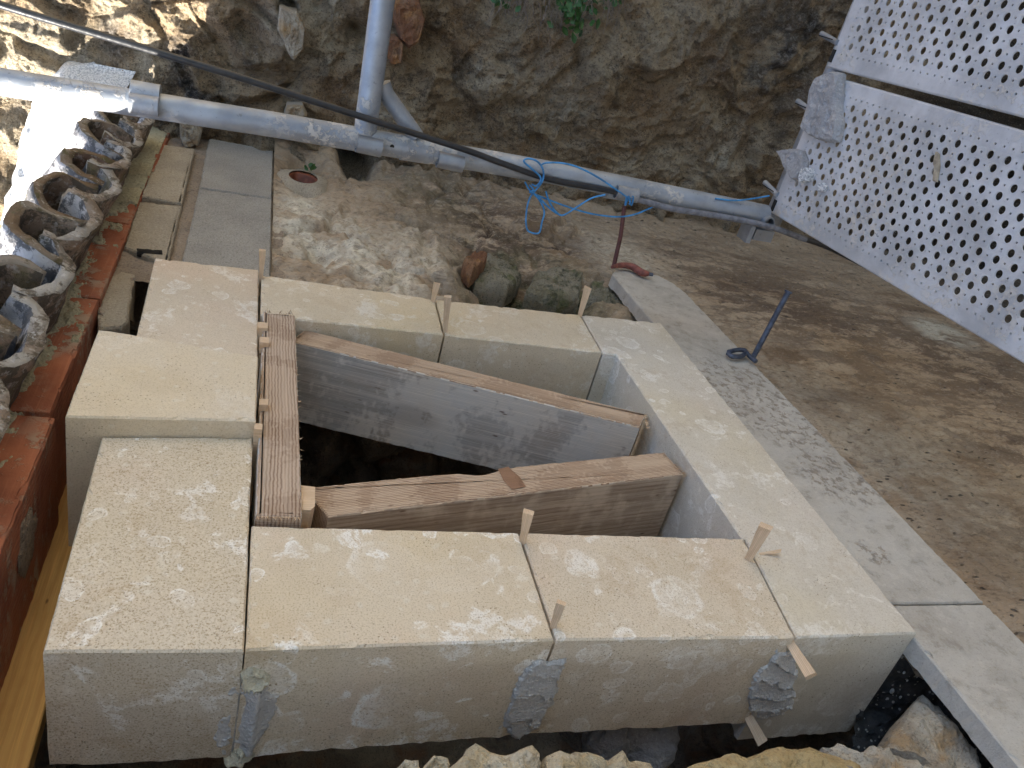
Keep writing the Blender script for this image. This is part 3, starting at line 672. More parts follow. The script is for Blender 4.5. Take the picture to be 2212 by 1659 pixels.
def splinters(name, base, n, spread, ln, par, seed, mat='straw', axis=(0, 1, .3)):
    rnd = random.Random(seed); V = []; F = []
    for i in range(n):
        t = rnd.random(); c = np.array(base[0]) * (1 - t) + np.array(base[1]) * t
        d = np.array(axis, float) + np.array([rnd.uniform(-1, 1) for _ in range(3)]) * spread; d /= np.linalg.norm(d)
        l = ln * rnd.uniform(.3, 1); wv_ = np.cross(d, [.3, .2, 1]); wv_ /= np.linalg.norm(wv_); w_ = .0011 * rnd.uniform(.6, 1.5); w2 = np.cross(d, wv_)
        b = len(V); V += [c - wv_ * w_, c + wv_ * w_, c + w2 * w_, c + d * l]; F += [(b, b + 1, b + 3), (b + 1, b + 2, b + 3), (b + 2, b, b + 3), (b, b + 2, b + 1)]
    return setp(mesh(name, V, F, M_[mat], par), kind='stuff')
T_ = {o.name: o for o in C.objects if o.name.startswith('timber_')}
splinters('splinter_fringe', ((.060, 1.974, .012), (.136, 1.974, .014)), 18, .8, .018, T_['timber_post'], 1, 'sawn', (0, .8, .6))
splinters('splinter_fringe', ((.060, 1.161, .012), (.136, 1.161, .012)), 40, .5, .012, T_['timber_post'], 2, 'wedge', (0, -1, .2))
splinters('splinter_fringe', ((1.075, 1.69, -.032), (1.056, 1.612, -.033)), 50, .6, .016, T_['timber_brace'], 3, 'wedge', (1, -.2, .3))
splinters('splinter_fringe', ((1.062, 1.46, -.031), (1.077, 1.42, -.033)), 46, .6, .013, T_['timber_brace.001'], 4, 'wedge', (.9, -.5, .4))
splinters('splinter_fringe', ((.139, 1.75, .012), (.140, 1.2, .012)), 26, .5, .010, T_['timber_post'], 5, 'wedge', (1, .2, .2))
# knot block on the edge of the near brace
k0 = [at(a, b, 'z', -.0285) for a, b in ((1076, 1013), (1098, 1009), (1122, 1030), (1136, 1051), (1106, 1057), (1088, 1038))]
chunk('knot', k0, (0, 0, 1), .0008, M_['knot'], T_['timber_brace.001'], seed=3, step=.006, rough=.05)

# ------------------------------------------------------------------ wedges
WG = 'small split wood wedges around the window stones'
def wedge(label, pb, pt, wpx, depth, pax='z', pv=0., tax='y', tv=None, thin=.35, seed=0, sink=.05):
    A = at(*pb, pax, pv); tv = A['xyz'.index(tax)] if tv is None else tv
    B = at(*pt, tax, tv); d = B - A; L = np.linalg.norm(d); d = d / L
    view = A - CAM; dist = np.linalg.norm(view); view /= dist
    wv_ = np.cross(d, view); wv_ /= np.linalg.norm(wv_); tv_ = np.cross(wv_, d)
    hw = wpx / 2 / FPX * dist
    T = Matrix(((d[0], wv_[0], tv_[0], 0), (d[1], wv_[1], tv_[1], 0), (d[2], wv_[2], tv_[2], 0), (0, 0, 0, 1))); T.translation = Vector(A)
    rnd = random.Random(seed); V = []; F = []; n = 7
    for i in range(n):
        t = i / (n - 1); x = -sink + (L + sink) * t; wd = hw * (thin + (1 - thin) * t); dp = depth / 2 * (.25 + .75 * t)
        for sy, sz in ((-1, -1), (1, -1), (1, 1), (-1, 1)):
            V.append((x + (rnd.uniform(-.003, .003) if i == n - 1 else 0), sy * wd * rnd.uniform(.93, 1.07), sz * dp * rnd.uniform(.9, 1.1)))
    for i in range(n - 1):
        for s in range(4): s2 = (s + 1) % 4; F.append((i * 4 + s, i * 4 + s2, (i + 1) * 4 + s2, (i + 1) * 4 + s))
    F += [(3, 2, 1, 0), tuple((n - 1) * 4 + s for s in range(4))]
    return setp(mesh('wood_wedge', V, F, M_['wedge'], T=T), label, 'wedge', WG)
wedge('thin wedge standing between the square lintel stone and the far jamb', (564, 600), (567, 540), 13, .018, seed=1)
wedge('leaning wedge in the far end of the joint between the two far jamb stones', (935, 650), (944, 612), 14, .012, seed=2)
wedge('tall grey wedge in the near end of the joint between the two far jamb stones', (962, 716), (967, 641), 15, .014, seed=3)
wedge('forked tall wedge in the joint between the far jamb and the sill', (1253, 680), (1270, 621), 16, .012, seed=4)
wedge('tall wedge between the two near jamb stones at the opening side', (1129, 1170), (1142, 1104), 22, .014, seed=5)
wedge('broken wedge between the two near jamb stones at the outer side', (1195, 1352), (1213, 1301), 20, .012, seed=6)
wedge('widest wedge leaning over the sill from the near jamb joint', (1616, 1209), (1655, 1136), 25, .016, seed=7, tv=at(1616, 1209, 'z', 0)[1] - .01)
wedge('sliver lying flat on the sill beside the widest wedge', (1640, 1197), (1686, 1190), 7, .006, tax='z', tv=.012, thin=.7, sink=0, seed=8)
wedge('wedge driven into the outer side joint below the sill corner, with a cream edge', (1708, 1392), (1752, 1461), 22, .012, pax='y', pv=.872, tax='y', tv=.80, seed=9, thin=.6)
wedge('lowest wedge poking from under the jamb below the grey paste', (1618, 1550), (1647, 1604), 22, .012, pax='y', pv=.872, tax='y', tv=.83, seed=10, thin=.5)
for k, (lb, pa, pb, w_) in enumerate([('upper of the two paired wedges behind the post, by the square lintel stone', (567, 722), (568, 694), 20),
        ('lower of the two paired wedges behind the post', (570, 775), (571, 726), 19), ('lone wedge between keystone and post', (568, 905), (570, 860), 18),
        ('nearest wedge between the lintel corner and the post', (557, 960), (558, 913), 17)]):
    A = at(pb[0], pb[1] + 8, 'z', .022 + .004 * k)
    V, F = [], []
    hw = w_ / 2 / FPX * np.linalg.norm(A - CAM); rnd = random.Random(k)
    for i, (z, s) in enumerate(((0, 1), (-.02, .98), (-.05, .8), (-.12, .55), (-.2, .3))):
        for sx, sy in ((-1, -1), (1, -1), (1, 1), (-1, 1)): V.append((A[0] + sx * hw * s * rnd.uniform(.9, 1.05), A[1] + sy * hw * 1.25 * rnd.uniform(.9, 1.1), A[2] + z))
    for i in range(4):
        for s in range(4): s2 = (s + 1) % 4; F.append((i * 4 + s, i * 4 + s2, i * 4 + 4 + s2, i * 4 + 4 + s))
    F += [(0, 1, 2, 3), (19, 18, 17, 16)]
    setp(mesh('wood_wedge', V, F, M_['wedge']), lb, 'wedge', WG)
A = at(664, 1074, 'z', .004); V = []; F = []
for z, s in ((0, 1), (-.03, .97), (-.1, .8)):
    for sx, sy in ((-.9, -1), (.3, -1.05), (.85, -.7), (1, .9), (-.95, 1)): V.append((A[0] + sx * .0155 * s, A[1] + sy * .036 * s, z + A[2]))
for i in range(2):
    for s in range(5): s2 = (s + 1) % 5; F.append((i * 5 + s, i * 5 + s2, i * 5 + 5 + s2, i * 5 + 5 + s))
F += [(0, 1, 2, 3, 4), (14, 13, 12, 11, 10)]
setp(mesh('wood_wedge', V, F, M_['wedge']), 'stout ribbed offcut jammed between the post foot and the near brace', 'wedge', WG)

# ------------------------------------------------------------------ joint paste smears on the outer side (plane y)
yf = .873
def pip(px, py, poly):
    ins = np.zeros(px.shape, bool); dmin = np.full(px.shape, 1e9); n = len(poly)
    for i in range(n):
        x1, y1 = poly[i]; x2, y2 = poly[(i + 1) % n]
        c_ = ((y1 > py) != (y2 > py)) & (px < (x2 - x1) * (py - y1) / (y2 - y1 + 1e-12) + x1); ins ^= c_
        t = np.clip(((px - x1) * (x2 - x1) + (py - y1) * (y2 - y1)) / ((x2 - x1) ** 2 + (y2 - y1) ** 2), 0, 1)
        dmin = np.minimum(dmin, np.hypot(px - x1 - t * (x2 - x1), py - y1 - t * (y2 - y1)))
    return np.where(ins, dmin, -dmin)
def smear(px, label, h, mat, seed, nled=4.5, y=yf, parent=None, name='paste_patch', groove=None):
    """smeared paste: thin torn skin with overlapping trowel ledges"""
    P = np.array([at(a, b, 'y', y) for a, b in px]); x0, x1 = P[:, 0].min() - .02, P[:, 0].max() + .02; z0, z1 = P[:, 2].min() - .02, P[:, 2].max() + .02
    U, Vv = np.meshgrid(np.arange(x0, x1, .0021), np.arange(z0, z1, .0021), indexing='ij'); Q = P3(U, Vv, U * 0)
    d = pip(U, Vv, [(p_[0], p_[2]) for p_ in P]) + .012 * fbm(Q, 30, 3, seed) + .006 * fbm(Q, 110, 3, seed + 1)
    t = (Vv - z0) / (z1 - z0) * nled + .30 * (U - x0) / (x1 - x0) + .9 * fbm(Q, 9, 3, seed + 2) + .25 * fbm(Q, 50, 3, seed + 6)
    fr = t - np.floor(t)
    Hh = h * (.35 + .8 * (1 - fr) ** 1.6) + h * .5 * sst(.06, .0, fr) + h * .25 * fbm(Q, 60, 3, seed + 3)
    Hh = np.where(d > 0, Hh * np.clip(d / .004, .55, 1) + h * .5 * np.exp(-((d - .002) / .002) ** 2) * (fbm(Q, 25, 2, seed + 9) > 0), -.004)
    if groove is not None:
        G = [at(a, b, 'y', y) for a, b in groove]; gl = G[0][0] + (Vv - G[0][2]) / (G[1][2] - G[0][2]) * (G[1][0] - G[0][0])
        Hh = Hh + np.where(d > 0, .012 * np.exp(-((U - gl - .02) / .010) ** 2) - .003 * np.exp(-((U - gl + .004) / .008) ** 2), 0)
    o = grid_mesh(name, P3(U, y - Hh, Vv), mat, parent, keep=(d > -.004))
    if label: setp(o, label, 'mortar patch', 'smeared joint paste on the outer side of the stones')
    return o
smear([(1158, 1435), (1219, 1428), (1212, 1460), (1190, 1500), (1182, 1540), (1160, 1575), (1120, 1592), (1092, 1588), (1090, 1550), (1108, 1510), (1118, 1470)], 'trowelled grey paste patch over the middle side joint', .0040, M_['paste'], 1, 4)
smear([(1678, 1400), (1708, 1415), (1722, 1450), (1712, 1480), (1708, 1520), (1685, 1540), (1650, 1548), (1622, 1530), (1612, 1500), (1625, 1465), (1655, 1430)], 'thick ridged grey paste patch below the sill corner', .0085, M_['paste'], 2, 5.5)
sm = smear([(524, 1460), (540, 1448), (565, 1470), (598, 1500), (596, 1530), (575, 1560), (560, 1600), (530, 1625), (498, 1636), (470, 1622), (462, 1590), (478, 1560), (490, 1510), (505, 1485)], 'long grey paste patch over the left side joint, cream crumbs at both ends', .0045, M_['paste'], 3, 3, groove=((532, 1470), (508, 1635)))
smear([(520, 1452), (545, 1450), (574, 1462), (568, 1478), (545, 1478), (528, 1470)], None, .016, M_['cream'], 4, 2, yf - .003, sm, 'crumb')
smear([(484, 1640), (500, 1628), (535, 1622), (548, 1626), (530, 1636), (500, 1647)], None, .012, M_['cream'], 5, 2, yf - .002, sm, 'crumb')

# ------------------------------------------------------------------ rubble stones at the lower edge of the photo
def rubble(px, label, mat, z=-.06, h=.5, seed=0, rough=.10, drop=0.):
    pts = [at(a, b, 'z', z) for a, b in px]
    o = chunk('rubble_stone', [q_ - np.array([0, 0, h]) for q_ in pts], (0, 0, 1), h, mat, seed=seed, step=.010, rough=rough, flat=.02,
              prof=[(.9, 0), (.97, .5), (1.0, .8), (1.0, .90), (.985, .955), (.95, .985), (.88, 1.0), (.7, 1.02), (.45, 1.0), (.2, 1.01)])
    return setp(o, label, 'stone', 'rough stones of the wall at the near edge')
rubble([(830, 1720), (845, 1655), (872, 1640), (905, 1648), (915, 1720)], 'smallest cream lump at the left end of the rough stones', M_['rubA'], -.07, seed=2)
rubble([(912, 1720), (905, 1660), (932, 1633), (968, 1640), (985, 1720)], 'small rounded cream lump second from the left end', M_['rubA'], -.065, seed=3)
rubble([(955, 1800), (965, 1645), (1000, 1622), (1008, 1607), (1045, 1613), (1100, 1612), (1155, 1603), (1172, 1618), (1178, 1800)], 'broad cream stone with a flat ragged top edge', M_['rubA'], -.05, seed=4, rough=.06)
rubble([(1182, 1800), (1180, 1622), (1200, 1614), (1270, 1617), (1320, 1628), (1345, 1620), (1385, 1628), (1408, 1645), (1420, 1700), (1425, 1800)], 'cream stone with a bluish stain beside the gap', M_['rubA'], -.055, seed=5, rough=.06)
rubble([(1432, 1850), (1440, 1665), (1470, 1648), (1530, 1640), (1600, 1618), (1690, 1606), (1760, 1598), (1800, 1612), (1880, 1655), (1900, 1850)], 'large ochre yellow stone', M_['rubB'], -.05, seed=6, rough=.06)
rubble([(1880, 1850), (1790, 1625), (1775, 1606), (1830, 1602), (1870, 1612), (1905, 1595), (1950, 1625), (2010, 1660), (2060, 1850)], 'pinkish pebbly stone between the yellow and the grey stones', M_['rubC'], -.055, seed=7, rough=.08)
rubble([(1915, 1600), (1930, 1560), (1970, 1515), (1992, 1497), (2030, 1515), (2070, 1560), (2110, 1620), (2160, 1700), (2200, 1850), (2000, 1850), (1990, 1650)], 'big speckled grey stone pointing up towards the slab', M_['rubC'], -.11, seed=8, rough=.07)
# lumps down in the slot under the stones
for k, (a, b, r, lb) in enumerate([(1318, 1592, .05, 'grey clay-like mortar lump hanging in the dark slot'), (1395, 1600, .07, 'bluish folded mortar lump in the dark slot')]):
    c = at(a, b, 'y', .95)
    bm = bmesh.new(); bmesh.ops.create_icosphere(bm, subdivisions=4, radius=1); V = np.array([v.co[:] for v in bm.verts]); F = [[v.index for v in f.verts] for f in bm.faces]; bm.free()
    V = V * np.array([1, .8, 1.5]) * r * (1 + .45 * fbm(V, 1.6, 4, k + 5)[:, None]) + c - np.array([0, 0, .03])
    setp(mesh('mortar_lump', V, F, M_['debris'], smooth=True), lb, 'mortar lump')

# ------------------------------------------------------------------ concrete blocks
BG = 'concrete blocks at the top of the wall'
def cblock(poly, z1, mat, label, seed): return setp(prism('concrete_block', poly, -.34, z1, mat, seed=seed, jit=.0025, cham=.005, chip=.003), label, 'concrete block', BG)
cblock([(-.178, 3.06), (.078, 3.065), (.079, 3.70), (-.188, 3.715)], -.052, M_['block'], 'wide grey concrete block touching the gable wall', 1)
cblock([(-.174, 2.30), (.079, 2.30), (.079, 3.060), (-.178, 3.055)], -.055, M_['block'], 'wide grey concrete block behind the square lintel stone', 2)
cblock([(-.350, 2.88), (-.219, 2.86), (-.230, 3.52), (-.352, 3.50)], -.050, M_['block2'], 'narrow sandy concrete block under the tiles, near the gable wall', 3)
cblock([(-.340, 2.44), (-.210, 2.36), (-.218, 2.85), (-.350, 2.83)], -.056, M_['block2'], 'narrow sandy concrete block with a black slot in its face', 4)
c4 = [o for o in C.objects if o.name.startswith('concrete_block')][-1]
prism('slot', zp([(295, 537), (350, 541), (352, 550), (296, 546)], -.055), -.07, -.0535, M_['black'], c4, step=.006, jit=.003, seed=3)  # black bar in place of a shaded recess
U, Vv = np.meshgrid(np.linspace(-.42, .12, 150), np.linspace(2.25, 3.8, 340), indexing='ij'); Q = P3(U, Vv, U * 0)
o = grid_mesh('mortar_bed', P3(U, Vv, -.074 + .005 * fbm(Q, 14, 4, 3) + .004 * ridged(Q, 40, 3, 7)), M_['mort']); setp(o, 'brown mortar filling the joints between the concrete blocks', 'mortar')
bb = zp([(218, 612), (262, 592), (292, 600), (285, 640), (275, 700), (262, 712), (214, 716), (210, 655)], -.08)
o = prism('broken_block', bb, -.4, -.070, M_['block2'], seed=31, step=.016, jit=.005, botjit=.012, cham=.006, chip=.006, zstep=.02)
setp(o, 'crumbled concrete block beside the dark cavity, next to the bricks', 'broken block')

# ------------------------------------------------------------------ clay bricks under the eaves
ys = [-.6, -.09, .45, .99, 1.527, 2.066, 2.60, 3.14, 3.68]
bl = ['brick nearest the lower left corner', 'cracked second clay brick with cement on its underside', 'smooth orange clay brick beside the keystone', 'clay brick ending beside the dark cavity', 'scuffed clay brick beside the slotted concrete block', 'clay brick mostly hidden by pale mortar near the gable']
for k in range(len(ys) - 1):
    dx = [.0, .0, .004, .010, 0, .003, -.002, .004][k]
    V_poly = [(-.56, ys[k] + .004), (-.345 + dx, ys[k] + .004), (-.345 + dx, ys[k + 1] - .004), (-.56, ys[k + 1] - .004)]
    o = prism('clay_brick', V_poly, -.36, -.050 + (k % 3) * .002, M_['brick'], seed=k + 3, jit=.002, cham=.004, chip=.006)
    lab = ['clay brick outside the photo on the near side', 'clay brick just past the lower left corner', bl[0], bl[1], bl[2], bl[3], bl[4], bl[5]][k]
    setp(o, lab, 'brick', 'row of orange hollow clay bricks under the roof tiles')
# second, set-back course line on the underside: mortar smears
U, Vv = np.meshgrid(np.linspace(-.56, -.349, 120), np.linspace(.3, 3.75, 1500), indexing='ij'); Q = P3(U, Vv, U * 0)
edge_ = .35 + (-.392 - U) / .045 + 1.1 * fbm(Q, 9, 3, 6) + 1.3 * fbm(Q * np.array([1, .45, 1]), 34, 4, 8, .7) + 1.6 * sst(2.45, 3.1, Vv)
mk2 = np.clip(edge_, -1, 1) * .5 - .9 * sst(.24, .42, fbm(Q, 13, 4, 88)) * (edge_ < 1.6)
o = grid_mesh('eaves_mortar', P3(U, Vv, -.054 + .026 * np.clip(mk2, -.7, .6) + .003 * ridged(Q, 45, 3, 9)), M_['lime'])
setp(o, 'pale greenish lime mortar strip between the tiles and the bricks', 'mortar')
for k, (a, b, r, lb) in enumerate([(55, 1165, .05, 'grey cement lump on the underside of the nearest bricks'), (205, 800, .03, 'small cement lump on the underside of the orange brick')]):
    c = at(a, b, 'x', -.338); bm = bmesh.new(); bmesh.ops.create_icosphere(bm, subdivisions=4, radius=1); V = np.array([v.co[:] for v in bm.verts]); F = [[v.index for v in f.verts] for f in bm.faces]; bm.free()
    V = V * np.array([.22, 1.3 if k == 0 else .6, 1.3]) * r * (1 + .5 * fbm(V, 2.2, 4, k + 15)[:, None]) + c
    setp(mesh('cement_lump', V, F, M_['mort'], smooth=True), lb, 'mortar lump')

# new pine board under the bricks
o = prism('pine_board', [(-.62, .35), (-.262, .35), (-.258, 1.30), (-.262, 1.66), (-.62, 1.66)], -.365, -.325, M_['pine'], T=None, seed=3, jit=.001, cham=.003)
setp(o, 'new yellow pine board set below the bricks in the lower left corner', 'board')
# the board's grain runs along the wall: turn its object axes
Mo = o.matrix_world.copy(); Rz = Matrix.Rotation(math.pi / 2, 4, 'Z')
o.data.transform(Rz.inverted()); o.matrix_world = Mo @ Rz

# ------------------------------------------------------------------ roof tiles
K = .40
axd = np.array([-K, 0, -1]); axd /= np.linalg.norm(axd)
upd = np.cross(axd, [0, 1, 0]); upd = upd if upd[0] < 0 else -upd      # roof normal, pointing to the sky
cans = [(3.33, .300), (3.044, .28), (2.75, .29), (2.491, .28), (2.186, .30), (1.895, .30), (1.585, .31), (1.27, .31), (.96, .31), (.65, .31), (.34, .31), (.03, .31), (-.28, .31)]
def tile_mesh(name, down, w, d, th, L, seed):
    nu, nl = 22, 26; V = []; F = []; mi = []
    rnd = random.Random(seed)
    def pt(u, l, off):
        a = math.pi * u; t = l; ww_ = (w + (off if down else off)) * (1 - .10 * t * (1 if not down else -1)); dd = d + off
        y = -math.cos(a) * ww_; hh = math.sin(a) ** (.8 if down else .62) * dd
        return y, (-hh if down else hh)
    for s_, off in enumerate((0, -th)):
        for i in range(nl + 1):
            for j in range(nu + 1):
                y, h = pt(j / nu, i / nl, off); q_ = np.array([0, y, 0]) + upd * h + axd * (L * i / nl); V.append(q_)
    V = np.array(V); nn = fbm(V + seed * 2.3, 6, 4, seed)[:, None] * .024 + fbm(V + seed, 26, 3, seed + 1)[:, None] * .009
    V = V + upd * nn; fr = np.array([(math.exp(-(i / 1.5) ** 2)) for _ in range(2) for i in range(nl + 1) for j in range(nu + 1)])[:, None]
    V = V - axd * fr * fbm(V + 3, 14, 3, seed + 7)[:, None] * .022
    n1_ = nu + 1; B = (nl + 1) * n1_
    for i in range(nl):
        for j in range(nu):
            a = i * n1_ + j; F.append((a, a + 1, a + n1_ + 1, a + n1_)); mi.append(1 if down else 0)
            F.append((B + a, B + a + n1_, B + a + n1_ + 1, B + a + 1)); mi.append(0 if down else 1)
    for j in range(nu): F.append((j, B + j, B + j + 1, j + 1)); mi.append(2)
    e = nl * n1_
    for j in range(nu): F.append((e + j, e + j + 1, B + e + j + 1, B + e + j)); mi.append(2)
    for i in range(nl):
        for j in (0, nu): a = i * n1_ + j; F.append((a, a + n1_, B + a + n1_, B + a)); mi.append(2)
    return V, F, mi
rnk = ['farthest', 'second', 'third', 'fourth', 'fifth', 'sixth', 'seventh', 'eighth', 'ninth', 'tenth', 'eleventh', 'twelfth', 'thirteenth']
TM = [M_['tile_top'], M_['tile_in'], M_['rim']]
rimx, rimz = -.462, .12
for row in range(3):
    for k, (y, pw) in enumerate(cans):
        if row and y < .5: continue
        rnd = random.Random(k * 7 + row)
        org = np.array([rimx, y, rimz]) + axd * (row * .62 + rnd.uniform(-.012, .012)) + upd * row * .022
        V, F, mi = tile_mesh('t', True, pw / 2 + .008, .102, .030, .75, k + row * 31)
        o = mesh('roof_tile', V + org, F, TM[:2] + [M_['rim2']], mi=mi, smooth=True)
        lb = '%s trough tile from the gable, its hollow open to the sky' % rnk[k] if row == 0 else 'trough tile higher up the roof slope'
        setp(o, lb, 'roof tile', 'curved clay eaves tiles' if row == 0 else 'trough tiles higher up the roof')
        if k + 1 < len(cans):
            yc = (y + cans[k + 1][0]) / 2; org = np.array([rimx + .040, yc, rimz - .012]) + axd * (row * .62 + rnd.uniform(-.015, .015)) + upd * row * .022
            V, F, mi = tile_mesh('t', False, (y - cans[k + 1][0]) / 2 - .014, .145, .027, .75, k + 50 + row * 31)
            V[:, :] -= upd * .018
            o = mesh('roof_tile', V + org, F, TM, mi=mi, smooth=True)
            lb = '%s arched cover tile from the gable, mossy rim over a dark hollow' % rnk[k] if row == 0 else 'arched cover tile higher up the roof slope'
            setp(o, lb, 'roof tile', 'curved clay eaves tiles' if row == 0 else 'cover tiles higher up the roof')
# roof deck under and beyond the tiles
q0 = np.array([-.49, 0, -.05]); a = q0 + axd * .02; b = q0 + axd * 6
V = []; 
for pt_, y in ((a, -2.5), (a, 3.72), (b, 3.72), (b, -2.5)): V.append((pt_[0] , y, pt_[2]))
V += [(v[0] + .05, v[1], v[2] - .05) for v in V]
o = mesh('roof', V, [(0, 1, 2, 3), (7, 6, 5, 4), (0, 4, 5, 1), (1, 5, 6, 2), (2, 6, 7, 3), (3, 7, 4, 0)], M_['mort'])
setp(o, 'mortar-bedded roof slope under the clay tiles', 'roof')
# white render flashing on the gable wall above the tiles
zz = np.linspace(-1.3, .17, 220)
top = np.interp(zz, [-1.3, -.825, -.478, -.387, -.141, .05, .15, .17], [-1.20, -1.02, -1.0, -.945, -.885, -.83, -.74, -.66]) + .02 * fbm(P3(zz, zz * 0, zz * 0), 9, 4, 2)
bot = -.50 - K * (.12 - zz); U = np.linspace(0, 1, 60)
Zg, Ug = np.meshgrid(zz, U, indexing='ij'); Xg = bot[:, None] + (top - bot)[:, None] * Ug
Q = P3(Xg, Zg, Xg * 0); Yg = 3.60 + .11 * sst(.80, 1.0, Ug + .10 * fbm(Q, 14, 4, 5)) + .10 * sst(.10, .17, Zg) + .006 * fbm(Q, 30, 3, 4)
wm = MB('white_stippled_render', .95); gg = wm.noise(wm.pos, 190, 3, .7)
M_['white'] = wm.done(wm.mix(wm.rng(gg, .40, .56), (.42, .43, .44), (.78, .78, .76)), wm.bump(gg, 1., .006))
o = grid_mesh('render_flashing', P3(Xg, Yg, Zg), M_['white']); setp(o, 'bright white stippled render strip sealing the roof edge against the rubble wall, in full sun', 'render strip')

# ------------------------------------------------------------------ scaffold frame
yp = 2.2; RT = .032
sf = empty('scaffolding', (1.62, yp, .44), 'galvanised scaffolding tubes crossing behind the window stones', 'scaffold frame')
def pc(a, b): return at(a, b, 'y', yp)
p0 = at(-420, 112, 'y', yp); p1 = pc(600, 268); p2 = pc(1200, 372); p3 = pc(1655, 466)
zc = .440
tube('standard', [(-1.7, yp, .418), (-.57, yp, .424), (.05, yp, .441), (.83, yp, .449), (1.56, yp, .440)], RT, M_['galv'], sf, 28)
tube('transom', [(.275, yp, .455), (.268, yp, .79), (.26, yp, 1.6)], .030, M_['galv'], sf, 24)
tube('brace_tube', [tuple(at(826, 180, 'y', yp + .02)), tuple(at(835, 205, 'y', yp + .02)), tuple(at(900, 296, 'y', yp))], .0225, M_['galv2'], sf, 14)
def collar(name, a, b, r, mt='galv', flat_=True): 
    tube(name, [tuple(pc(*a)), tuple(pc(*b))], r, M_[mt], sf, 28)
collar('sleeve', (283, 206), (346, 217), RT * 1.16)
collar('sleeve', (866, 318), (932, 328), RT * 1.06)
collar('sleeve', (1310, 402), (1378, 413), RT * 1.10)
def lug(a, b, rpx, yoff, hollow=True):
    A = at(*a, 'y', yp + yoff); B = at(*b, 'y', yp + yoff); r = rpx / FPX * np.linalg.norm(A - CAM)
    tube('lug', [A, B], r, M_['galv2'], sf, 18, inner=r * .8)
lug((280, 222), (343, 232), 19, -.036); lug((770, 309), (824, 321), 18, -.036); lug((945, 344), (1000, 356), 17, -.036); lug((1330, 413), (1376, 423), 14, -.036)
# locking hole
A = at(847, 317, 'y', yp - .0318); tube('pin_hole', [A, A + np.array([0, .004, 0])], .006, M_['black'], sf, 12)
# ledger under the deck ends, running out of the wall
tube('ledger', [(1.645, 2.268, .40), (1.645, 2.268, 1.7)], .030, M_['galv2'], sf, 24, inner=.026)
A = at(1655, 478, 'y', 2.17); tube('spigot', [A + np.array([.0, .09, 0]), A + np.array([0, -.02, .0])], .020, M_['galv2'], sf, 20, inner=.016)
A = at(1632, 503, 'y', 2.19); V, F = boxv(A + np.array([.02, 0, 0]), (.035, .02, .018)); mesh('bracket', V, F, M_['galv2'], sf)
A = at(1612, 500, 'y', 2.18); V, F = boxv(A, (.008, .03, .028)); mesh('bracket', V, F, M_['galv2'], sf)

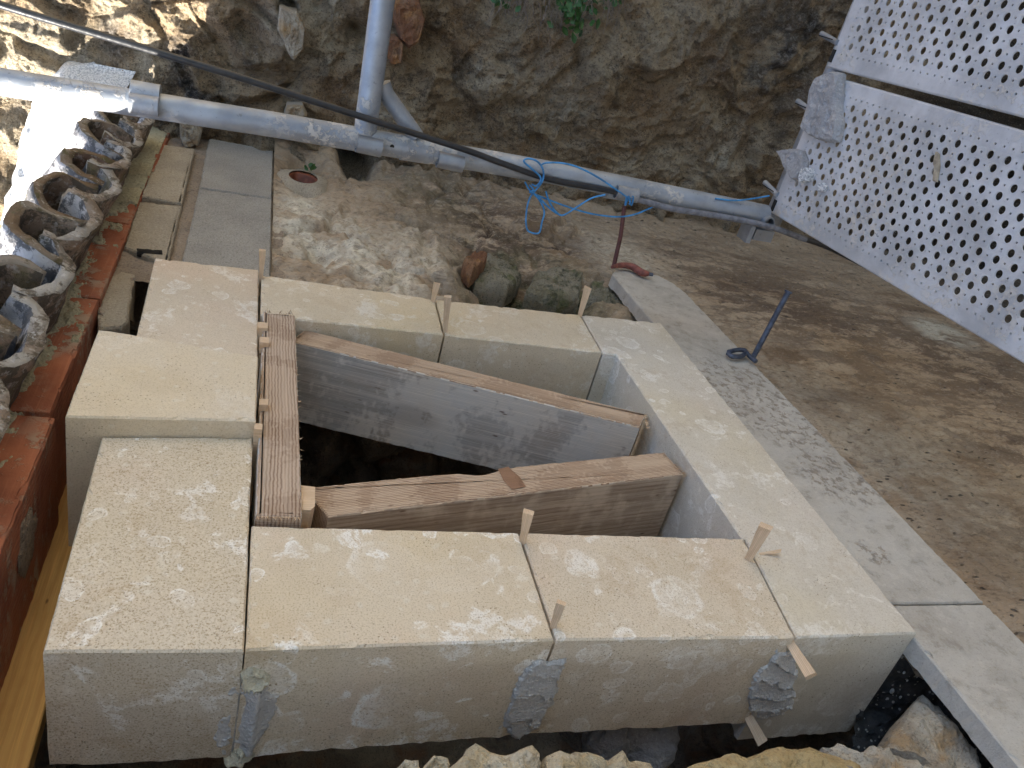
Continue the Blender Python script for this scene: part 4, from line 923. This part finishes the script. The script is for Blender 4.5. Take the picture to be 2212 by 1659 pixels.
# ------------------------------------------------------------------ perforated scaffold decks
def deck(z_lo, z_hi, ang, ye, label, seed, xt=1.6):
    """deck local: u runs towards the viewer (-y), v out of the wall (+z); top faces -x"""
    e = empty('scaffold_deck', (xt, ye, z_lo), label, 'scaffold deck', 'perforated steel scaffold decks')
    c, s = math.cos(ang), math.sin(ang); W_ = z_hi - z_lo
    def W2(u, v, h): return (xt - h, ye - u * c - 0 * v, z_lo + v + u * s)
    V = []; F = []; cell = (.0264, .0252); nu = 72; marg_u = .030; nv = int((W_ - .05) / cell[1]); mv = (W_ - nv * cell[1]) / 2
    cache = {}
    def vid(u, v, h, key=True):
        k = (round(u, 5), round(v, 5), round(h, 5))
        if k not in cache: cache[k] = len(V); V.append(W2(u, v, h))
        return cache[k]
    N = 16
    def ringp(cu, cv, r, h): return [vid(cu + math.cos(2 * math.pi * i / N) * r, cv + math.sin(2 * math.pi * i / N) * r, h) for i in range(N)]
    def sq(cu, cv):
        o_ = []
        for i in range(N):
            a_ = 2 * math.pi * i / N; x, y = math.cos(a_), math.sin(a_); m_ = max(abs(x), abs(y)); o_.append(vid(cu + x / m_ * cell[0] / 2, cv + y / m_ * cell[1] / 2, 0.))
        return o_
    for i in range(nu):
        for j in range(nv):
            cu = marg_u + (i + .5) * cell[0]; cv = mv + (j + .5) * cell[1]
            big = (i + j) % 2 == 0 and 0 < j < nv - 1 and i > 0
            rr = [(.0112, .0005), (.0100, .0003), (.0096, -.0030)] if big else [(.0044, .0008), (.0030, .0009), (.0026, -.002)]
            prev = sq(cu, cv)
            for r, h in rr:
                cur = ringp(cu, cv, r, h)
                for t in range(N): t2 = (t + 1) % N; F.append((prev[t], prev[t2], cur[t2], cur[t]))
                prev = cur
    U1 = marg_u + nu * cell[0]; L = 3.4
    def quad(u0, u1, v0, v1, h=0., n=1): F.append((vid(u0, v0, h), vid(u1, v0, h), vid(u1, v1, h), vid(u0, v1, h)))
    quad(0, marg_u, 0, W_); quad(U1, L, 0, W_); quad(marg_u, U1, 0, mv); quad(marg_u, U1, W_ - mv, W_)
    o = mesh('tread', V, F, M_['deck'], e)
    for f in o.data.polygons: f.use_smooth = False
    # side lips
    for v in (0, W_):
        sgn = 1 if v else -1
        Vb = [W2(0, v, .0), W2(L, v, .0), W2(L, v + sgn * .004, -.004), W2(0, v + sgn * .004, -.004), W2(0, v + sgn * .004, -.075), W2(L, v + sgn * .004, -.075), W2(L, v - sgn * .02, -.075), W2(0, v - sgn * .02, -.075)]
        Vb += [tuple(np.array(q_) + np.array([0, 0, -sgn * .002])) for q_ in Vb]
        Fb = [(0, 1, 2, 3), (3, 2, 5, 4), (4, 5, 6, 7)]
        mesh('side_lip', Vb, Fb, M_['deck'], e)
    # end plate with claws and a square slot bracket
    V2, F2 = boxv(W2(-.003, W_ / 2, -.035), (.035, .003, W_ / 2)); mesh('end_plate', V2, F2, M_['galv2'], e)
    for v in (.058, W_ - .105) if seed == 1 else (.068, W_ - .08):
        A_ = np.array(W2(-.004, v, .006)); tube('claw', [A_ + np.array([.002, -.01, 0]), A_ + np.array([.004, .045, .006]), A_ + np.array([.006, .085, .010])], .0085, M_['galv'], e, 12)
        A_ = A_ + np.array([-.0085, 0, 0]); V2, F2 = boxv(A_ + np.array([.001, .04, .004]), (.0012, .036, .0014)); mesh('claw_slit', V2, F2, M_['black'], e)
    V2, F2 = boxv(W2(.006, .022 if seed == 1 else .03, .0018), (.0016, .007, .018)); mesh('slot', V2, F2, M_['black'], e)
    return e
deck(.446, .874, .041, 2.235, 'near-wall perforated deck carrying the mortar debris', 1)
deck(.900, 1.33, .050, 2.250, 'outer perforated deck beyond the dark gap, clear of debris', 2)

def Zq(x, y): s_ = 737.3 / 2212; return (1474.7 + x * s_, y * s_)
def onplank(px, label, h, seed, mat='debris', step=.008):
    o = chunk('debris_lump', [at(*Zq(a, b), 'x', 1.5988) for a, b in px], (-1, 0, 0), h, M_[mat], seed=seed, step=step, rough=.06, topr=.95, flat=.10)
    return setp(o, label, 'debris', 'bits of mortar lying on the scaffold deck')
onplank([(990, 478), (1062, 482), (1055, 560), (1045, 700), (1052, 800), (1035, 925), (1000, 930), (900, 905), (845, 880), (815, 820), (850, 690), (868, 590), (905, 530)], 'large flat slab of grey mortar at the edge of the deck', .032, 1)
onplank([(640, 985), (720, 968), (800, 978), (826, 1050), (815, 1100), (765, 1168), (735, 1165), (690, 1090)], 'three-cornered flat piece of grey mortar', .022, 2)
onplank([(800, 1100), (850, 1092), (864, 1130), (840, 1180), (795, 1185), (782, 1150)], 'crumbly white lump touching the three-cornered piece', .022, 3, 'white', .004)
onplank([(890, 1195), (925, 1185), (945, 1210), (925, 1245), (895, 1240)], 'small pale crumb just right of the crumbly lump', .010, 4, 'white', .003)
onplank([(1650, 985), (1668, 1000), (1672, 1080), (1655, 1180), (1630, 1175), (1640, 1090), (1632, 1060)], 'torn wood sliver lying on the holes of the deck', .006, 5, 'straw', .004)

# ------------------------------------------------------------------ cable and cord
yc = yp - .042
cpt = [at(-200, -60, 'y', yc - .02), at(0, 10, 'y', yc - .02), at(265, 90, 'y', yc - .02), at(520, 168, 'y', yc - .02), at(780, 252, 'y', yc - .01), at(1000, 322, 'y', yc), at(1085, 353, 'y', yc), at(1190, 388, 'y', yc + .002), at(1330, 415, 'y', yc + .002),
       at(1440, 448, 'y', yc), at(1560, 468, 'y', yc), at(1660, 489, 'y', yc - .01), at(1740, 517, 'y', yc), at(1795, 537, 'y', yc), at(1900, 590, 'y', yc + .05)]
o = tube('power_cable', catmull(cpt, 8), .0088, M_['cable'], None, 12); setp(o, 'black cable sagging from the upper left and running along the scaffold tube', 'cable')
tube('dusty_length', catmull([q_ + np.array([0, -.001, .0]) for q_ in cpt[8:13]], 8), .0094, M_['dusty'], o, 12)
yk_ = yc - .012
bc = empty('blue_cord', tuple(at(1180, 400, 'y', yk_)), 'thin bright blue cord knotted and looped round the scaffold tube', 'cord')
def cord(l, dy=0): tube('strand', catmull([at(q_[0], q_[1], 'y', yk_ + dy + (q_[2] if len(q_) > 2 else 0)) for q_ in l], 6), .0027, M_['cord'], bc, 8)
def Z2(*l): return [(453.3 + 0 + a * .33331 + 284.0, b * .3333, *c_) for a, b, *c_ in l]
cord(Z2((1190, 1180), (1220, 1230), (1280, 1290), (1315, 1370), (1300, 1440), (1280, 1510), (1215, 1500), (1197, 1450), (1200, 1370), (1215, 1300), (1240, 1255), (1300, 1180), (1310, 1110), (1275, 1050), (1215, 1028), (1183, 1045), (1230, 1090), (1285, 1140), (1290, 1175), (1262, 1205), (1235, 1195)))
cord(Z2((1235, 1240), (1290, 1290), (1345, 1345), (1410, 1390), (1450, 1390), (1530, 1340), (1620, 1285), (1710, 1262)))
cord(Z2((1220, 1245), (1330, 1290), (1480, 1345), (1620, 1385), (1780, 1405), (1900, 1390), (2020, 1340)), .01)
cord(Z2((1290, 1075), (1330, 1055), (1450, 1060), (1560, 1095), (1680, 1160), (1790, 1235), (1850, 1275), (1880, 1285)))
cord(Z2((1848, 1272), (1840, 1330), (1856, 1290), (1862, 1270), (1880, 1330), (1893, 1280), (1882, 1270)))
cord(Z2((1860, 1280), (1872, 1310), (1866, 1325)), -.004)
cord(Z2((1220, 1200), (1245, 1230), (1222, 1245), (1250, 1250)), -.006)
cord([(1545, 429), (1585, 433), (1620, 430), (1662, 423)], .03)
cord(Z2((1325, 1240), (1345, 1300), (1380, 1360), (1410, 1390)))

# ------------------------------------------------------------------ mason's clamps
mc = empty('mason_clamp', tuple(at(1330, 575, 'z', 0.)), 'rusty red mason clamp with its rod leaning at the far end of the cement slab', 'clamp', "mason's clamps holding the slab")
A = at(1326, 574, 'z', -.005); B = at(1349, 446, 'y', A[1] + .10); tube('rod', [A, (A + B) / 2 + np.array([.006, 0, 0]), B], .0085, M_['redsteel'], mc, 12)
A2 = [at(a, b, 'z', .008) for a, b in ((1322, 577), (1340, 573), (1365, 576), (1385, 588), (1401, 592))]
tube('hook', catmull(A2, 6), .013, M_['redsteel2'], mc, 12, radii=np.interp(np.linspace(0, 1, 25), [0, .2, .6, .85, 1], [.5, .8, 1.15, 1.1, .7]))
A = at(1401, 592, 'z', .008); tube('tip', [A, A + np.array([.018, .0, 0])], .007, M_['bluesteel'], mc, 10)
mc = empty('mason_clamp', tuple(at(1625, 772, 'z', 0.)), 'blue-grey steel mason clamp standing on the edge of the cement slab', 'clamp', "mason's clamps holding the slab")
A = at(1625, 775, 'z', -.03); B = at(1702, 632, 'y', A[1] + .03); tube('rod', [A, (A + B) / 2, B], .0095, M_['bluesteel'], mc, 14)
tube('rod_head', [B, B + (B - A) / np.linalg.norm(B - A) * .006], .0135, M_['bluesteel'], mc, 14)
A2 = [at(a, b, 'z', .004) for a, b in ((1572, 763), (1582, 770), (1600, 770), (1612, 764), (1622, 772), (1633, 781))]
tube('hook', catmull(A2, 6), .008, M_['bluesteel'], mc, 10); A2 = [at(a, b, 'z', .010) for a, b in ((1574, 760), (1592, 756), (1608, 757), (1614, 764))]
tube('hook_bow', catmull(A2, 6), .008, M_['bluesteel'], mc, 10)

# ------------------------------------------------------------------ wall details
c = at(655, 383, 'z', -.06)
tp = empty('drain_pipe', (c[0], c[1], -.08), 'broken terracotta drain pipe mouth set in the wall beside the blocks', 'drain pipe')
th = np.linspace(0, 2 * math.pi, 29)[:-1]
rimp = [c + np.array([.075 * math.cos(t), .10 * math.sin(t), 0]) for t in th]
V = []; F = []
for i, t in enumerate(th):
    k = 1 + .10 * math.sin(3 * t + 1) + .05 * math.sin(7 * t)
    for rr, z in ((1.0, -.14), (.92, -.062), (.80, -.070), (.74, -.25)): V.append((c[0] + .062 * math.cos(t) * rr * k, c[1] + .085 * math.sin(t) * rr * k, z))
n = len(th)
for i in range(n):
    j = (i + 1) % n
    for s_ in range(3): F.append((i * 4 + s_, j * 4 + s_, j * 4 + s_ + 1, i * 4 + s_ + 1))
F.append(tuple(i * 4 + 3 for i in range(n)))
mesh('pipe_mouth', V, F, M_['terra'], tp, smooth=True)
mesh('dark_bore', [(c[0] + .062 * .76 * math.cos(t), c[1] + .085 * .76 * math.sin(t), -.12 + .02 * math.sin(t)) for t in th], [tuple(range(len(th)))], M_['black'], tp)  # black disc painted in for the darkness of the bore
V = []; F = []
for i, t in enumerate(th):
    k = 1 + .14 * math.sin(2 * t + 2) + .08 * math.sin(5 * t)
    for rr, z in ((1.9 * k, -.115), (1.4 * k, -.062), (.95, -.058)): V.append((c[0] + .062 * math.cos(t) * rr, c[1] + .085 * math.sin(t) * rr, z))
for i in range(n):
    j = (i + 1) % n
    for s_ in range(2): F.append((i * 3 + s_, j * 3 + s_, j * 3 + s_ + 1, i * 3 + s_ + 1))
mesh('mortar_collar', V, F, M_['block2'], tp, smooth=True)
def leaves(name, c, n, spread, size, mat, parent, seed, stem=True):
    rnd = random.Random(seed); V = []; F = []
    for i in range(n):
        q_ = np.array(c) + np.array([rnd.gauss(0, 1) * spread[k] for k in range(3)])
        a = np.array([rnd.uniform(-1, 1), rnd.uniform(-1, .2), rnd.uniform(-1, 1)]); a /= np.linalg.norm(a); b = np.cross(a, [rnd.uniform(-1, 1), -1, rnd.uniform(-.5, .5)]); b /= np.linalg.norm(b)
        s_ = size * rnd.uniform(.6, 1.3); B = len(V); nn = np.cross(a, b)
        V += [q_ - a * s_, q_ - a * s_ * .3 + b * s_ * .6, q_ + a * s_ * .4 + b * s_ * .5, q_ + a * s_, q_ + a * s_ * .4 - b * s_ * .5, q_ - a * s_ * .3 - b * s_ * .6, q_ + nn * s_ * .15]
        for k in range(6): F.append((B + k, B + (k + 1) % 6, B + 6))
    o = mesh(name, V, F, M_[mat], parent); return o
pl = leaves('weed', at(672, 364, 'z', -.055), 9, (.012, .02, .012), .014, 'leaf', None, 3); setp(pl, 'tiny green seedling growing from the drain pipe', 'weed')
pv = empty('hanging_ivy', tuple(at(1235, 20, 'y', 3.62)), 'small-leaved green ivy with dry roots hanging over the top of the earth wall', 'ivy')
leaves('foliage', at(1238, 22, 'y', 3.60), 70, (.055, .02, .05), .020, 'leaf', pv, 5)
leaves('foliage', at(1240, 55, 'y', 3.60), 18, (.02, .015, .02), .018, 'leaf', pv, 6)
leaves('foliage', at(1085, 6, 'y', 3.60), 16, (.05, .02, .015), .017, 'leaf', pv, 7)
leaves('foliage', at(1310, 8, 'y', 3.60), 8, (.03, .02, .015), .015, 'leaf', pv, 8)
def roots(cx, py0, n, spread, ln, seed, name='roots', parent=pv):
    rnd = random.Random(seed); V = []; F = []
    for i in range(n):
        x = cx + rnd.gauss(0, spread); y = py0 + rnd.uniform(-20, 10); pts = []; dx = rnd.uniform(-6, 6)
        yy = 3.60 + rnd.uniform(-.04, .02)
        for k in range(6):
            pts.append(at(x, y, 'y', yy)); x += dx * .6 + rnd.uniform(-7, 7); y += ln * rnd.uniform(.5, 1.2) / 5; yy += rnd.uniform(0, .012)
        P_ = catmull(pts, 3); r = rnd.uniform(.0012, .003)
        B = len(V)
        for k, q_ in enumerate(P_):
            rr = r * (1 - .7 * k / len(P_))
            for t in range(4): V.append(q_ + np.array([math.cos(t * math.pi / 2) * rr, math.sin(t * math.pi / 2) * rr, 0]))
        for k in range(len(P_) - 1):
            for t in range(4): t2 = (t + 1) % 4; F.append((B + k * 4 + t, B + k * 4 + t2, B + k * 4 + 4 + t2, B + k * 4 + 4 + t))
    return setp(mesh(name, V, F, M_['root'], parent), kind='stuff')
roots(1105, -5, 26, 28, 60, 1); roots(1230, 0, 22, 50, 85, 2); roots(1310, -5, 8, 15, 70, 3); roots(1180, 20, 10, 50, 60, 4)
# loose-looking stones in the gable wall
def wallstone(px, y, h, mat, label, seed): 
    o = chunk('wall_stone', [at(a, b, 'y', y) for a, b in px], (0, -1, 0), h, M_[mat], seed=seed, step=.010, rough=.08, under=.8, flat=.15); return setp(o, label, 'stone', 'single stones showing in the gable wall')
wallstone([(838, 80), (856, 76), (868, 90), (864, 132), (845, 136), (832, 118)], 3.66, .06, 'rust', 'small angular reddish stone right of the scaffold transom', 1)
wallstone([(604, 10), (640, 22), (660, 60), (655, 105), (635, 130), (615, 100), (600, 60)], 3.66, .05, 'rubC', 'smooth pale oval stone left of the scaffold transom', 2)
wallstone([(848, 0), (900, -10), (915, 40), (905, 85), (880, 100), (862, 80), (850, 40)], 3.66, .06, 'rust', 'ochre brown boulder beside the top of the scaffold transom', 3)
wallstone([(392, 252), (428, 256), (436, 280), (430, 306), (404, 310), (392, 288)], 3.66, .08, 'rubC', 'rounded white-topped stone just above the narrow concrete block', 4)
wallstone([(622, 225), (655, 222), (662, 245), (640, 254), (615, 246)], 3.66, .05, 'rubC', 'small cream stone right below the black cable', 5)
o = chunk('wall_stone', [at(a, b, 'z', -.075) for a, b in ((998, 580), (1020, 565), (1050, 566), (1042, 590), (1015, 608), (1000, 596))], (0, 0, 1), .045, M_['rust'], seed=6, step=.008, rough=.05, flat=.2, under=.5)
setp(o, 'dark red angular stone lying in the mossy hollow behind the far jamb', 'stone')
for k, (px, lb) in enumerate([([(1010, 615), (1040, 575), (1090, 590), (1120, 625), (1090, 650), (1020, 640)], 'mossy grey stone below the dark red stone'), ([(1130, 655), (1150, 615), (1200, 600), (1250, 620), (1245, 670), (1200, 672)], 'green-stained boulder behind the short far jamb'), ([(1262, 672), (1270, 635), (1320, 640), (1358, 670), (1350, 692), (1300, 690)], 'brown mossy stone between the forked wedge and the slab')]):
    o = chunk('wall_stone', [at(a, b, 'z', -.14) for a, b in px], (0, 0, 1), .06, M_['mossy'], seed=k + 20, step=.010, rough=.1, flat=.2, under=.5); setp(o, lb, 'stone')

# ------------------------------------------------------------------ the yard, and unseen houses added to bounce or block light
V, F = boxv((5.65, 0, 0), (.02, 900, 900)); o = mesh('ground', V, F, M_['gravel']); setp(o, kind='structure')
V, F = boxv((.6, 12.5, 14.0), (5.0, 11.5, .5)); fac = mesh('bounce_facade', V, F, M_['facade']); setp(fac, 'unseen cream house added across the yard to bounce warm light', 'house')  # added for the warm light it bounces onto the window stones
for k in range(4):
    V, F = boxv((1.2, 5 + 6 * k, 13.49), (.9, .6, .03)); mesh('shutter', V, F, M_['bluesteel'], fac)
V, F = boxv((-1.6, -4.6, 8.0), (7.2, .4, 7.6)); o = mesh('sky_blocker', V, F, M_['paleblue']); setp(o, 'unseen grey house added behind the viewer to block sky light', 'house')  # added to cut sky light on the stone sides and cool them
o = house
V, F = boxv((2.2, .6, -1.70), (3.5, 3.2, .03)); mesh('sun_stop_back', V, F, M_['core'], house)  # plate added behind the opening to stop sun leaking through gaps
V, F = boxv((2.2, -2.6, -.9), (3.5, .03, .8)); mesh('sun_stop_end', V, F, M_['core'], house)  # end plate added against the same sun leak
